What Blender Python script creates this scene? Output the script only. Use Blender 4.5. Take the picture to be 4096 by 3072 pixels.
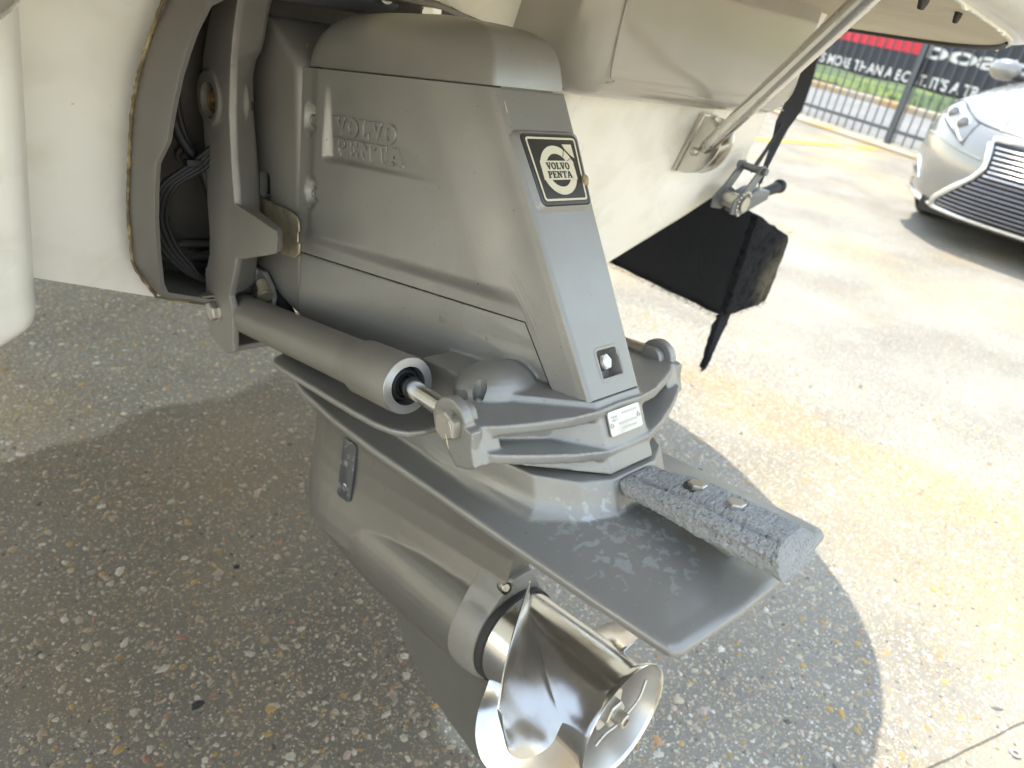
import bpy, bmesh, math, random
import numpy as np
from mathutils import Vector, Matrix, noise as mnoise
for o in list(bpy.data.objects): bpy.data.objects.remove(o)
S = bpy.context.scene; C = S.collection
random.seed(7); rng = np.random.default_rng(7)

# ------------------------------------------------------------------ camera
cam = bpy.data.cameras.new('camera'); camo = bpy.data.objects.new('camera', cam); C.objects.link(camo)
RT = Vector((0.72053, -0.67506, 0.15854)); UP = Vector((0.24391, 0.46075, 0.85336)); FW = Vector((0.64911, 0.57620, -0.49664))
m = Matrix.Identity(4)
for i in range(3): m[i][0] = RT[i]; m[i][1] = UP[i]; m[i][2] = -FW[i]
m.translation = (0, 0, 1.10); camo.matrix_world = m
cam.sensor_width = 36; cam.lens = 25.39; cam.clip_start = 0.02; cam.clip_end = 400
cam.dof.use_dof = True; cam.dof.focus_distance = 0.66; cam.dof.aperture_fstop = 7.5
S.camera = camo
S.render.resolution_x = 1024; S.render.resolution_y = 768
# ------------------------------------------------------------------ sky, sun, exposure
SUN = Vector((0.13, 0.27, 1.10)).normalized()           # towards the sun
w = bpy.data.worlds.new('World'); S.world = w; w.use_nodes = True
nt = w.node_tree; bg = nt.nodes['Background']
sky = nt.nodes.new('ShaderNodeTexSky'); sky.sky_type = 'NISHITA'; sky.sun_disc = False; sky.air_density = 2.0; sky.dust_density = 0.2; sky.ozone_density = 0.6
sky.sun_elevation = math.asin(SUN.z); sky.sun_rotation = math.atan2(SUN.x, SUN.y)
hs = nt.nodes.new('ShaderNodeHueSaturation'); hs.inputs['Saturation'].default_value = 0.62; nt.links.new(sky.outputs[0], hs.inputs['Color']); nt.links.new(hs.outputs[0], bg.inputs[0]); bg.inputs[1].default_value = 0.15
sl = bpy.data.lights.new('sun', 'SUN'); so = bpy.data.objects.new('sun', sl); C.objects.link(so)
sl.energy = 2.0; sl.angle = math.radians(0.55); sl.color = (1.0, 0.925, 0.77)
so.rotation_euler = SUN.to_track_quat('Z', 'Y').to_euler()
S.view_settings.view_transform = 'Standard'; S.view_settings.look = 'None'
S.view_settings.exposure = 1.50; S.view_settings.gamma = 1.0
S.cycles.max_bounces = 7; S.cycles.diffuse_bounces = 4; S.cycles.glossy_bounces = 4; S.cycles.transmission_bounces = 2
S.cycles.use_adaptive_sampling = True; S.cycles.adaptive_threshold = 0.045

# frames: D = drive frame (x starboard, y forward, z up along the trimmed leg), B = boat frame, world = level ground
ORG = (0.47853, 0.28831, 0.77127)
MD = Matrix(((0.99883, -0.006828, 0.047871, ORG[0]), (0, 0.989982, 0.141195, ORG[1]), (-0.048355, -0.14103, 0.988824, ORG[2]), (0, 0, 0, 1)))
MB = Matrix(((0.99883, 0, 0.048355, ORG[0]), (0, 1, 0, ORG[1]), (-0.048355, 0, 0.99883, ORG[2]), (0, 0, 0, 1)))

# ------------------------------------------------------------------ helpers
def tag(o, label=None, cat=None, group=None, kind=None):
    if label: o['label'] = label
    if cat: o['category'] = cat
    if group: o['group'] = group
    if kind: o['kind'] = kind
    return o
def empty(name, mat=None, label=None, cat=None, group=None):
    o = bpy.data.objects.new(name, None); C.objects.link(o); o.empty_display_size = 0.05
    if mat is not None: o.matrix_world = mat
    return tag(o, label, cat, group)
def link(name, me, mt=None, parent=None, smooth=35):
    o = bpy.data.objects.new(name, me); C.objects.link(o)
    if mt: me.materials.clear(); me.materials.append(mt)
    if parent is not None: o.parent = parent
    if smooth is not None and len(me.polygons):
        me.polygons.foreach_set('use_smooth', [True]*len(me.polygons))
        if smooth < 180: me.set_sharp_from_angle(angle=math.radians(smooth))
    return o
def bmobj(name, bm, mt=None, parent=None, smooth=35, bevel=0, seg=2, recalc=True):
    if recalc: bmesh.ops.recalc_face_normals(bm, faces=bm.faces)
    me = bpy.data.meshes.new(name); bm.to_mesh(me); bm.free()
    o = link(name, me, mt, parent, smooth if not bevel else None)
    if bevel:
        b = o.modifiers.new('b', 'BEVEL'); b.width = bevel; b.segments = seg; b.limit_method = 'ANGLE'; b.angle_limit = math.radians(32)
        bake(o); me = o.data
        me.polygons.foreach_set('use_smooth', [True]*len(me.polygons)); me.set_sharp_from_angle(angle=math.radians(smooth if smooth else 35))
    return o
def bake(o):
    bpy.context.view_layer.update()
    dg = bpy.context.evaluated_depsgraph_get()
    me = bpy.data.meshes.new_from_object(o.evaluated_get(dg))
    old = o.data; o.modifiers.clear(); o.data = me
    if old.users == 0: bpy.data.meshes.remove(old)
    return o
def fuse(o, voxel=0.0018, it=4, fac=0.5, smooth=180):
    r = o.modifiers.new('r', 'REMESH'); r.mode = 'VOXEL'; r.voxel_size = voxel; r.use_smooth_shade = True
    if it:
        s = o.modifiers.new('s', 'SMOOTH'); s.factor = fac; s.iterations = it
    bake(o); me = o.data; me.polygons.foreach_set('use_smooth', [True]*len(me.polygons))
    return o
def cut(o, bm):
    bmesh.ops.recalc_face_normals(bm, faces=bm.faces)
    me = bpy.data.meshes.new('cutter'); bm.to_mesh(me); bm.free()
    c = bpy.data.objects.new('cutter', me); C.objects.link(c); c.matrix_world = o.matrix_world
    if o.parent: bpy.context.view_layer.update(); c.matrix_world = o.matrix_world
    b = o.modifiers.new('c', 'BOOLEAN'); b.operation = 'DIFFERENCE'; b.object = c; b.solver = 'EXACT'
    bake(o); bpy.data.objects.remove(c); bpy.data.meshes.remove(me)
    return o
def box(bm, x0, x1, y0, y1, z0, z1, M=None):
    vs = [bm.verts.new((x, y, z)) for x in (x0, x1) for y in (y0, y1) for z in (z0, z1)]
    for f in ((0,1,3,2),(4,6,7,5),(0,4,5,1),(2,3,7,6),(0,2,6,4),(1,5,7,3)): bm.faces.new([vs[i] for i in f])
    if M is not None: bmesh.ops.transform(bm, matrix=M, verts=vs)
    return vs
def prism(bm, poly, ax, a0, a1, poly2=None):
    """polygon in the two axes other than ax, from a0 to a1 (poly2 = other end shape)"""
    def P(p, a):
        v = list(p); v.insert(ax, a); return v
    A = [bm.verts.new(P(p, a0)) for p in poly]; B = [bm.verts.new(P(p, a1)) for p in (poly2 or poly)]
    n = len(A)
    bm.faces.new(A[::-1]); bm.faces.new(B)
    for i in range(n): bm.faces.new((A[i], A[(i+1) % n], B[(i+1) % n], B[i]))
def loft(bm, rings, closed=True, cap=True):
    R = [[bm.verts.new(p) for p in r] for r in rings]; n = len(R[0])
    for a, b in zip(R, R[1:]):
        for i in range(n if closed else n-1): bm.faces.new((a[i], a[(i+1) % n], b[(i+1) % n], b[i]))
    if cap and closed: bm.faces.new(R[0][::-1]); bm.faces.new(R[-1])
    return R
def frame(d):
    d = Vector(d).normalized(); u = d.orthogonal().normalized(); return u, d.cross(u)
def lathe(bm, prof, o, ax, n=40, cap=True):
    """prof = [(along, radius)]"""
    ax = Vector(ax).normalized(); u, v = frame(ax); o = Vector(o); rings = []
    for a, r in prof:
        r = max(r, 1e-5)
        rings.append([o + ax*a + (u*math.cos(t) + v*math.sin(t))*r for t in [2*math.pi*i/n for i in range(n)]])
    loft(bm, rings, cap=cap)
def tube(bm, pts, r, n=10, cap=True):
    pts = [Vector(p) for p in pts]; rings = []; u = None
    for i, p in enumerate(pts):
        d = (pts[min(i+1, len(pts)-1)] - pts[max(i-1, 0)]).normalized()
        if u is None: u = d.orthogonal().normalized()
        else: u = (u - d*u.dot(d)).normalized()
        v = d.cross(u); rr = r[i] if isinstance(r, (list, tuple)) else r
        rings.append([p + (u*math.cos(t) + v*math.sin(t))*rr for t in [2*math.pi*k/n for k in range(n)]])
    loft(bm, rings, cap=cap)
def ball(bm, c, r, sx=1, sy=1, sz=1, n=16):
    rings = []
    for i in range(1, n):
        a = math.pi*i/n
        rings.append([(c[0]+sx*r*math.sin(a)*math.cos(2*math.pi*k/(2*n)), c[1]+sy*r*math.sin(a)*math.sin(2*math.pi*k/(2*n)), c[2]+sz*r*math.cos(a)) for k in range(2*n)])
    loft(bm, rings)
def smoothpath(pts, k=8):
    P = [Vector(p) for p in pts]; out = []
    for i in range(len(P)-1):
        p0, p1, p2, p3 = P[max(i-1, 0)], P[i], P[i+1], P[min(i+2, len(P)-1)]
        for j in range(k):
            t = j/k; out.append(0.5*((2*p1)+(p2-p0)*t+(2*p0-5*p1+4*p2-p3)*t*t+(3*p1-p0-3*p2+p3)*t**3))
    out.append(P[-1]); return out
def sm(a, b, x):
    if a == b: return 1.0 if x > a else 0.0
    t = min(1, max(0, (x-a)/(b-a))); return t*t*(3-2*t)
def hexbolt(name, o, ax, r, h, mt, parent, washer=0, dome=True):
    bm = bmesh.new(); ax = Vector(ax).normalized(); u, v = frame(ax); o = Vector(o)
    def ring(a, rr, n=6, ph=0.3): return [o + ax*a + (u*math.cos(t+ph)+v*math.sin(t+ph))*rr for t in [2*math.pi*i/n for i in range(n)]]
    loft(bm, [ring(0, r), ring(h*0.88, r), ring(h, r*0.87)])
    if dome: lathe(bm, [(h*0.99, r*0.72), (h*1.05, r*0.70), (h*1.05, 0)], o, ax, 20)
    if washer: lathe(bm, [(-0.0005, washer), (h*0.12, washer), (h*0.14, washer*0.95)], o, ax, 24)
    return bmobj(name, bm, mt, parent, 30)

# ------------------------------------------------------------------ materials
def mat(name, col, rough=0.5, metal=0.0, bump=None, var=None, coat=0.0, spec=0.5, rvar=None):
    M = bpy.data.materials.new(name); M.use_nodes = True; t = M.node_tree; p = t.nodes['Principled BSDF']
    p.inputs['Base Color'].default_value = (*col, 1); p.inputs['Roughness'].default_value = rough; p.inputs['Metallic'].default_value = metal
    p.inputs['Coat Weight'].default_value = coat; p.inputs['Coat Roughness'].default_value = 0.08; p.inputs['Specular IOR Level'].default_value = spec
    tc = t.nodes.new('ShaderNodeTexCoord')
    def nz(scale, detail=4):
        n = t.nodes.new('ShaderNodeTexNoise'); n.inputs['Scale'].default_value = scale; n.inputs['Detail'].default_value = detail
        t.links.new(tc.outputs['Object'], n.inputs['Vector']); return n
    if var:                                     # (scale, other colour, lo, hi)
        for k, (sc, c2, lo, hi) in enumerate(var if isinstance(var, list) else [var]):
            n = nz(sc, 3); r = t.nodes.new('ShaderNodeMapRange'); r.inputs[1].default_value = lo; r.inputs[2].default_value = hi
            t.links.new(n.outputs[0], r.inputs[0])
            mx = t.nodes.new('ShaderNodeMix'); mx.data_type = 'RGBA'; mx.inputs[7].default_value = (*c2, 1)
            src = p.inputs['Base Color'].links[0].from_socket if p.inputs['Base Color'].is_linked else None
            if src: t.links.new(src, mx.inputs[6])
            else: mx.inputs[6].default_value = (*col, 1)
            t.links.new(r.outputs[0], mx.inputs[0]); t.links.new(mx.outputs[2], p.inputs['Base Color'])
    if rvar:                                    # (scale, lo, hi)
        n = nz(rvar[0], 2); r = t.nodes.new('ShaderNodeMapRange'); r.inputs[1].default_value = 0.3; r.inputs[2].default_value = 0.7
        r.inputs[3].default_value = rvar[1]; r.inputs[4].default_value = rvar[2]; t.links.new(n.outputs[0], r.inputs[0]); t.links.new(r.outputs[0], p.inputs['Roughness'])
    if bump:                                    # [(scale, strength, distance)]
        prev = None
        for sc, st, di in (bump if isinstance(bump, list) else [bump]):
            n = nz(sc, 2); b = t.nodes.new('ShaderNodeBump'); b.inputs['Strength'].default_value = st; b.inputs['Distance'].default_value = di
            t.links.new(n.outputs[0], b.inputs['Height'])
            if prev: t.links.new(prev.outputs[0], b.inputs['Normal'])
            prev = b
        t.links.new(prev.outputs[0], p.inputs['Normal'])
    return M
PAINT_BUMP = [(800, 0.24, 0.0006), (35, 0.05, 0.003)]
paint = mat('drive_paint', (0.285, 0.277, 0.256), 0.40, 0.45, PAINT_BUMP, [(9, (0.322, 0.313, 0.290), 0.35, 0.75), (160, (0.25, 0.235, 0.205), 0.68, 0.78), (260, (0.10, 0.085, 0.06), 0.745, 0.765), (330, (0.50, 0.48, 0.43), 0.755, 0.775)], rvar=(14, 0.31, 0.46))
paint_dark = mat('gimbal_paint', (0.255, 0.240, 0.215), 0.48, 0.25, PAINT_BUMP, (12, (0.295, 0.278, 0.25), 0.4, 0.7), rvar=(12, 0.42, 0.56))
shield_paint = mat('shield_paint', (0.185, 0.172, 0.155), 0.5, 0.15, PAINT_BUMP, (10, (0.175, 0.166, 0.155), 0.4, 0.7))
cyl_paint = mat('cylinder_paint', (0.245, 0.228, 0.200), 0.42, 0.25, PAINT_BUMP, (14, (0.285, 0.268, 0.238), 0.4, 0.7))
bare = mat('bare_aluminium', (0.55, 0.55, 0.54), 0.38, 0.9, (300, 0.1, 0.0005))
steel = mat('stainless', (0.66, 0.64, 0.60), 0.2, 1.0, [(60, 0.04, 0.002)], rvar=(30, 0.13, 0.28))
boltsteel = mat('bolt_steel', (0.56, 0.54, 0.49), 0.36, 0.9, [(300, 0.15, 0.0006)], (120, (0.36, 0.31, 0.22), 0.6, 0.75))
chrome = mat('prop_steel', (0.72, 0.71, 0.69), 0.16, 1.0, [(300, 0.04, 0.0005)], [(70, (0.66, 0.65, 0.63), 0.55, 0.75)], rvar=(26, 0.13, 0.24))
propin = mat('prop_inside', (0.62, 0.59, 0.54), 0.34, 0.7, [(200, 0.1, 0.0006)])
brass = mat('brass', (0.36, 0.24, 0.11), 0.42, 0.8, [(150, 0.3, 0.001)], (60, (0.26, 0.22, 0.16), 0.45, 0.65))
zincpl = mat('yellow_zinc', (0.56, 0.50, 0.36), 0.40, 0.6, [(120, 0.15, 0.001)], [(30, (0.30, 0.27, 0.20), 0.45, 0.65)])
zinc = mat('zinc_anode', (0.36, 0.36, 0.345), 0.8, 0.1, [(900, 1.0, 0.0014), (330, 1.0, 0.003)], [(420, (0.20, 0.20, 0.19), 0.57, 0.70), (150, (0.44, 0.44, 0.43), 0.55, 0.75)])
black = mat('black_rubber', (0.014, 0.014, 0.016), 0.6, 0, (200, 0.1, 0.001))
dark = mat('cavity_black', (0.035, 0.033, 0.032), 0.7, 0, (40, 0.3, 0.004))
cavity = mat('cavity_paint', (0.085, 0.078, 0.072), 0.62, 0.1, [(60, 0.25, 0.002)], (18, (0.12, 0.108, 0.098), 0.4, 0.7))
gel = mat('gelcoat_white', (0.89, 0.87, 0.81), 0.28, 0, [(3, 0.05, 0.02)], [(2.6, (0.83, 0.77, 0.62), 0.50, 0.74), (95, (0.42, 0.36, 0.27), 0.765, 0.79), (14, (0.80, 0.77, 0.69), 0.5, 0.7)], coat=0.25, rvar=(5, 0.22, 0.38))
taupe = mat('gelcoat_taupe', (0.38, 0.355, 0.315), 0.2, 0, [(4, 0.06, 0.02)], (2.2, (0.47, 0.445, 0.40), 0.4, 0.7), coat=0.3)
under = mat('platform_underside', (0.56, 0.50, 0.37), 0.62, 0, [(38, 0.6, 0.006), (120, 0.25, 0.003)], (6, (0.50, 0.44, 0.32), 0.4, 0.7))
platew = mat('platform_gelcoat', (0.76, 0.73, 0.65), 0.3, 0, [(30, 0.2, 0.004)], coat=0.3)
carpet = mat('bunk_carpet', (0.026, 0.028, 0.033), 0.95, 0, [(500, 1.0, 0.004), (40, 0.5, 0.01)], spec=0.3)
worn = mat('worn_carpet', (0.026, 0.027, 0.030), 0.95, 0, [(420, 1.0, 0.005), (90, 0.8, 0.008)], [(70, (0.012, 0.012, 0.013), 0.5, 0.7)], spec=0.1)
webbing = mat('strap_webbing', (0.02, 0.021, 0.025), 0.8, 0, (400, 0.4, 0.001))
galv = mat('galvanised', (0.19, 0.20, 0.215), 0.45, 0.6, (120, 0.15, 0.001))
ivory = mat('badge_ivory', (0.66, 0.60, 0.45), 0.4, 0)
badgeblk = mat('badge_black', (0.042, 0.042, 0.042), 0.3, 0, (200, 0.03, 0.0006), coat=0.4)
tagmetal = mat('nameplate_metal', (0.60, 0.59, 0.56), 0.42, 0.75, [(90, 0.1, 0.001)], (40, (0.45, 0.44, 0.41), 0.5, 0.7))
carpaint = mat('car_paint', (0.29, 0.285, 0.27), 0.25, 0.45, None, coat=0.9)
carchrome = mat('car_chrome', (0.86, 0.87, 0.88), 0.12, 1.0)
cardark = mat('car_black', (0.018, 0.018, 0.022), 0.35)
slatmat = mat('grille_slat', (0.42, 0.42, 0.46), 0.28, 0.8)
lampglass = mat('lamp_lens', (0.20, 0.205, 0.21), 0.08, 0.0, coat=1.0)
lampdark = mat('lamp_projector', (0.16, 0.165, 0.175), 0.12, 0.5, coat=1.0)
glass = mat('car_glass', (0.03, 0.035, 0.04), 0.05, 0, coat=1.0)
tyre = mat('tyre_rubber', (0.02, 0.02, 0.02), 0.8)
fencemat = mat('fence_steel', (0.10, 0.112, 0.13), 0.45, 0.2)
bannermat = mat('banner_black', (0.045, 0.05, 0.065), 0.6, 0)
red = mat('banner_red', (0.72, 0.045, 0.075), 0.55)
white = mat('banner_white', (0.78, 0.78, 0.76), 0.6)
yellow = mat('yellow_line', (0.75, 0.48, 0.06), 0.7, 0, (30, 0.2, 0.004))
shellm = mat('snail_shell', (0.30, 0.21, 0.12), 0.5, 0, (300, 0.4, 0.0006), (220, (0.5, 0.4, 0.26), 0.45, 0.6))
straw = mat('straw', (0.62, 0.52, 0.28), 0.8)
debris = mat('debris_black', (0.02, 0.018, 0.016), 0.9)
redplastic = mat('red_plastic', (0.22, 0.01, 0.015), 0.3)

def wetmask(t):
    """1 where the concrete under the hull is wet: a puddle-shaped stain in world coordinates"""
    g = t.nodes.new('ShaderNodeNewGeometry'); n = t.nodes.new('ShaderNodeTexNoise'); n.inputs['Scale'].default_value = 3.2; n.inputs['Detail'].default_value = 3
    t.links.new(g.outputs['Position'], n.inputs['Vector'])
    sx = t.nodes.new('ShaderNodeSeparateXYZ'); t.links.new(g.outputs['Position'], sx.inputs[0])
    def m(op, a, b, c=None):
        k = t.nodes.new('ShaderNodeMath'); k.operation = op
        for i, q in enumerate((a, b, c)):
            if q is None: continue
            if isinstance(q, (int, float)): k.inputs[i].default_value = q
            else: t.links.new(q, k.inputs[i])
        return k.outputs[0]
    ny = m('MULTIPLY_ADD', n.outputs[0], 0.42, -0.21)
    top = m('ADD', m('SUBTRACT', sx.outputs[1], m('MULTIPLY_ADD', sx.outputs[0], 0.10, 1.555)), ny)
    rgt = m('SUBTRACT', sx.outputs[0], m('MULTIPLY_ADD', sx.outputs[1], 0.34, 0.43))
    rgt = m('ADD', rgt, ny)
    d = m('SMOOTH_MAX', top, rgt, 0.12)
    r = t.nodes.new('ShaderNodeMapRange'); r.interpolation_type = 'SMOOTHSTEP'
    r.inputs[1].default_value = 0.022; r.inputs[2].default_value = -0.016; t.links.new(d, r.inputs[0])
    return r.outputs[0]
def mixcol(t, a, b, f, mode='MIX'):
    mx = t.nodes.new('ShaderNodeMix'); mx.data_type = 'RGBA'; mx.blend_type = mode
    for s, q in ((6, a), (7, b)):
        if isinstance(q, tuple): mx.inputs[s].default_value = (*q, 1)
        else: t.links.new(q, mx.inputs[s])
    if isinstance(f, (int, float)): mx.inputs[0].default_value = f
    else: t.links.new(f, mx.inputs[0])
    return mx.outputs[2]
PAL = [((0.54, 0.47, 0.35), 25), ((0.66, 0.62, 0.53), 18), ((0.45, 0.36, 0.23), 19), ((0.50, 0.32, 0.09), 12), ((0.36, 0.335, 0.29), 14), ((0.48, 0.26, 0.12), 3), ((0.40, 0.19, 0.13), 2), ((0.10, 0.09, 0.085), 4), ((0.60, 0.47, 0.40), 6)]
BAND = (0.977, 0.212, -2.166)
def ground_material():
    M = bpy.data.materials.new('exposed_aggregate'); M.use_nodes = True; t = M.node_tree; p = t.nodes['Principled BSDF']
    g = t.nodes.new('ShaderNodeNewGeometry'); pos = g.outputs['Position']
    def nz(scale, detail=4):
        n = t.nodes.new('ShaderNodeTexNoise'); n.inputs['Scale'].default_value = scale; n.inputs['Detail'].default_value = detail; t.links.new(pos, n.inputs['Vector']); return n.outputs[0]
    def rng_(v, a, b, c=0, d=1):
        r = t.nodes.new('ShaderNodeMapRange'); r.inputs[1].default_value = a; r.inputs[2].default_value = b; r.inputs[3].default_value = c; r.inputs[4].default_value = d
        t.links.new(v, r.inputs[0]); return r.outputs[0]
    col = mixcol(t, (0.215, 0.199, 0.170), (0.320, 0.300, 0.262), rng_(nz(2.2, 4), 0.35, 0.68))
    col = mixcol(t, col, (0.225, 0.208, 0.178), rng_(nz(260, 2), 0.55, 0.75))
    col = mixcol(t, col, (0.46, 0.33, 0.15), rng_(nz(0.8, 3), 0.50, 0.66, 0, 0.5))       # ochre staining
    sxy = t.nodes.new('ShaderNodeSeparateXYZ'); t.links.new(pos, sxy.inputs[0])                  # rusty run-off band across the yard
    def mth(op, a, b, c=0.0):
        k = t.nodes.new('ShaderNodeMath'); k.operation = op
        for i, q in enumerate((a, b, c)):
            if isinstance(q, (int, float)): k.inputs[i].default_value = q
            else: t.links.new(q, k.inputs[i])
        return k.outputs[0]
    dl = mth('ABSOLUTE', mth('ADD', mth('MULTIPLY_ADD', sxy.outputs[0], BAND[0], BAND[2]), mth('MULTIPLY_ADD', sxy.outputs[1], BAND[1], mth('MULTIPLY_ADD', nz(3.5, 3), 0.5, -0.25))), 0.0)
    col = mixcol(t, col, (0.44, 0.29, 0.11), rng_(dl, 0.17, 0.0, 0, 0.5))
    h = None
    for sc, thr in ((330, 0.30), (150, 0.34), (75, 0.26)):
        warp = t.nodes.new('ShaderNodeTexNoise'); warp.inputs['Scale'].default_value = sc*0.7; warp.inputs['Detail'].default_value = 0; t.links.new(pos, warp.inputs['Vector'])
        ad = t.nodes.new('ShaderNodeVectorMath'); ad.operation = 'MULTIPLY_ADD'; ad.inputs[1].default_value = (1.3/sc,)*3; t.links.new(warp.outputs['Color'], ad.inputs[0]); t.links.new(pos, ad.inputs[2])
        v = t.nodes.new('ShaderNodeTexVoronoi'); v.inputs['Scale'].default_value = sc; t.links.new(ad.outputs[0], v.inputs['Vector'])
        mask = rng_(v.outputs['Distance'], thr, thr*0.8)
        cr = t.nodes.new('ShaderNodeValToRGB'); cr.color_ramp.interpolation = 'CONSTANT'; el = cr.color_ramp.elements
        tot = sum(q for _, q in PAL); acc = 0
        for i, (c, q) in enumerate(PAL):
            e = el[0] if i == 0 else (el[1] if i == 1 else el.new(0.5)); e.position = acc/tot; e.color = (*c, 1); acc += q
        sp = t.nodes.new('ShaderNodeSeparateColor'); t.links.new(v.outputs['Color'], sp.inputs[0]); t.links.new(sp.outputs[0], cr.inputs[0])
        has = rng_(sp.outputs[1], 0.42, 0.46); mm = t.nodes.new('ShaderNodeMath'); mm.operation = 'MULTIPLY'; t.links.new(mask, mm.inputs[0]); t.links.new(has, mm.inputs[1])
        col = mixcol(t, col, cr.outputs[0], mm.outputs[0])
        if h is None: h = mm.outputs[0]
    wet = wetmask(t)
    wc = mixcol(t, col, (0.52, 0.475, 0.41), wet, 'MULTIPLY')
    t.links.new(wc, p.inputs['Base Color'])
    rr = t.nodes.new('ShaderNodeMapRange'); rr.inputs[3].default_value = 0.85; rr.inputs[4].default_value = 0.5; t.links.new(wet, rr.inputs[0]); t.links.new(rr.outputs[0], p.inputs['Roughness'])
    b = t.nodes.new('ShaderNodeBump'); b.inputs['Strength'].default_value = 0.5; b.inputs['Distance'].default_value = 0.002; t.links.new(h, b.inputs['Height'])
    b2 = t.nodes.new('ShaderNodeBump'); b2.inputs['Strength'].default_value = 0.4; b2.inputs['Distance'].default_value = 0.002; t.links.new(nz(400, 1), b2.inputs['Height']); t.links.new(b.outputs[0], b2.inputs['Normal'])
    t.links.new(b2.outputs[0], p.inputs['Normal'])
    return M
def pebble_material():
    M = bpy.data.materials.new('pebbles'); M.use_nodes = True; t = M.node_tree; p = t.nodes['Principled BSDF']
    a = t.nodes.new('ShaderNodeAttribute'); a.attribute_name = 'col'
    g = t.nodes.new('ShaderNodeNewGeometry'); n = t.nodes.new('ShaderNodeTexNoise'); n.inputs['Scale'].default_value = 350; n.inputs['Detail'].default_value = 1; t.links.new(g.outputs['Position'], n.inputs['Vector'])
    r = t.nodes.new('ShaderNodeMapRange'); r.inputs[1].default_value = 0.35; r.inputs[2].default_value = 0.7; r.inputs[3].default_value = 0; r.inputs[4].default_value = 0.45; t.links.new(n.outputs[0], r.inputs[0])
    col = mixcol(t, a.outputs['Color'], (0.30, 0.27, 0.22), r.outputs[0])
    wet = wetmask(t); wc = mixcol(t, col, (0.58, 0.535, 0.47), wet, 'MULTIPLY'); t.links.new(wc, p.inputs['Base Color'])
    rr = t.nodes.new('ShaderNodeMapRange'); rr.inputs[3].default_value = 0.7; rr.inputs[4].default_value = 0.4; t.links.new(wet, rr.inputs[0]); t.links.new(rr.outputs[0], p.inputs['Roughness'])
    return M
def region(t, c, r, scale=(1, 1, 1)):
    tc = t.nodes.new('ShaderNodeTexCoord'); mp = t.nodes.new('ShaderNodeMapping'); mp.vector_type = 'TEXTURE'; mp.inputs['Location'].default_value = c; mp.inputs['Scale'].default_value = tuple(q*r for q in scale)
    t.links.new(tc.outputs['Object'], mp.inputs[0]); ln = t.nodes.new('ShaderNodeVectorMath'); ln.operation = 'LENGTH'; t.links.new(mp.outputs[0], ln.inputs[0])
    r_ = t.nodes.new('ShaderNodeMapRange'); r_.inputs[1].default_value = 1.0; r_.inputs[2].default_value = 0.35; t.links.new(ln.outputs['Value'], r_.inputs[0]); return r_.outputs[0], tc
def patched(name, src, c, r, sc, lo, hi, nscale, col, bump, clump=0):
    M = src.copy(); M.name = name; t = M.node_tree; p = t.nodes['Principled BSDF']; m, tc = region(t, c, r, sc)
    n = t.nodes.new('ShaderNodeTexNoise'); n.inputs['Scale'].default_value = nscale; n.inputs['Detail'].default_value = 4; n.inputs['Distortion'].default_value = 0.6; t.links.new(tc.outputs['Object'], n.inputs['Vector'])
    a = t.nodes.new('ShaderNodeMath'); a.operation = 'MULTIPLY_ADD'; t.links.new(m, a.inputs[0]); a.inputs[1].default_value = 0.22; t.links.new(n.outputs[0], a.inputs[2])
    rr = t.nodes.new('ShaderNodeMapRange'); rr.inputs[1].default_value = lo; rr.inputs[2].default_value = hi; t.links.new(a.outputs[0], rr.inputs[0])
    k = t.nodes.new('ShaderNodeMath'); k.operation = 'MULTIPLY'; t.links.new(rr.outputs[0], k.inputs[0]); t.links.new(m, k.inputs[1]); k.use_clamp = True
    if clump:
        nc = t.nodes.new('ShaderNodeTexNoise'); nc.inputs['Scale'].default_value = clump; nc.inputs['Detail'].default_value = 2; t.links.new(tc.outputs['Object'], nc.inputs['Vector'])
        rc = t.nodes.new('ShaderNodeMapRange'); rc.inputs[1].default_value = 0.56; rc.inputs[2].default_value = 0.64; t.links.new(nc.outputs[0], rc.inputs[0])
        k2 = t.nodes.new('ShaderNodeMath'); k2.operation = 'MULTIPLY'; t.links.new(k.outputs[0], k2.inputs[0]); t.links.new(rc.outputs[0], k2.inputs[1]); k = k2
    src_s = p.inputs['Base Color'].links[0].from_socket; cc = mixcol(t, src_s, col, k.outputs[0]); t.links.new(cc, p.inputs['Base Color'])
    if bump:
        n2 = t.nodes.new('ShaderNodeTexNoise'); n2.inputs['Scale'].default_value = 420; n2.inputs['Detail'].default_value = 2; t.links.new(tc.outputs['Object'], n2.inputs['Vector'])
        h = t.nodes.new('ShaderNodeMath'); h.operation = 'MULTIPLY'; t.links.new(k.outputs[0], h.inputs[0]); t.links.new(n2.outputs[0], h.inputs[1])
        b = t.nodes.new('ShaderNodeBump'); b.inputs['Strength'].default_value = 1.0; b.inputs['Distance'].default_value = bump; t.links.new(h.outputs[0], b.inputs['Height'])
        t.links.new(p.inputs['Normal'].links[0].from_socket, b.inputs['Normal']); t.links.new(b.outputs[0], p.inputs['Normal'])
    return M
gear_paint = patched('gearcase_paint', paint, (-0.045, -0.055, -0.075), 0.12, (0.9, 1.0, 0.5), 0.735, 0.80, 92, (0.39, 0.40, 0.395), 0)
mid_paint = patched('corroded_paint', paint, (-0.075, 0.22, 0.045), 0.18, (0.6, 1.0, 0.16), 0.66, 0.80, 170, (0.25, 0.24, 0.215), 0.0006, 40)
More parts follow.
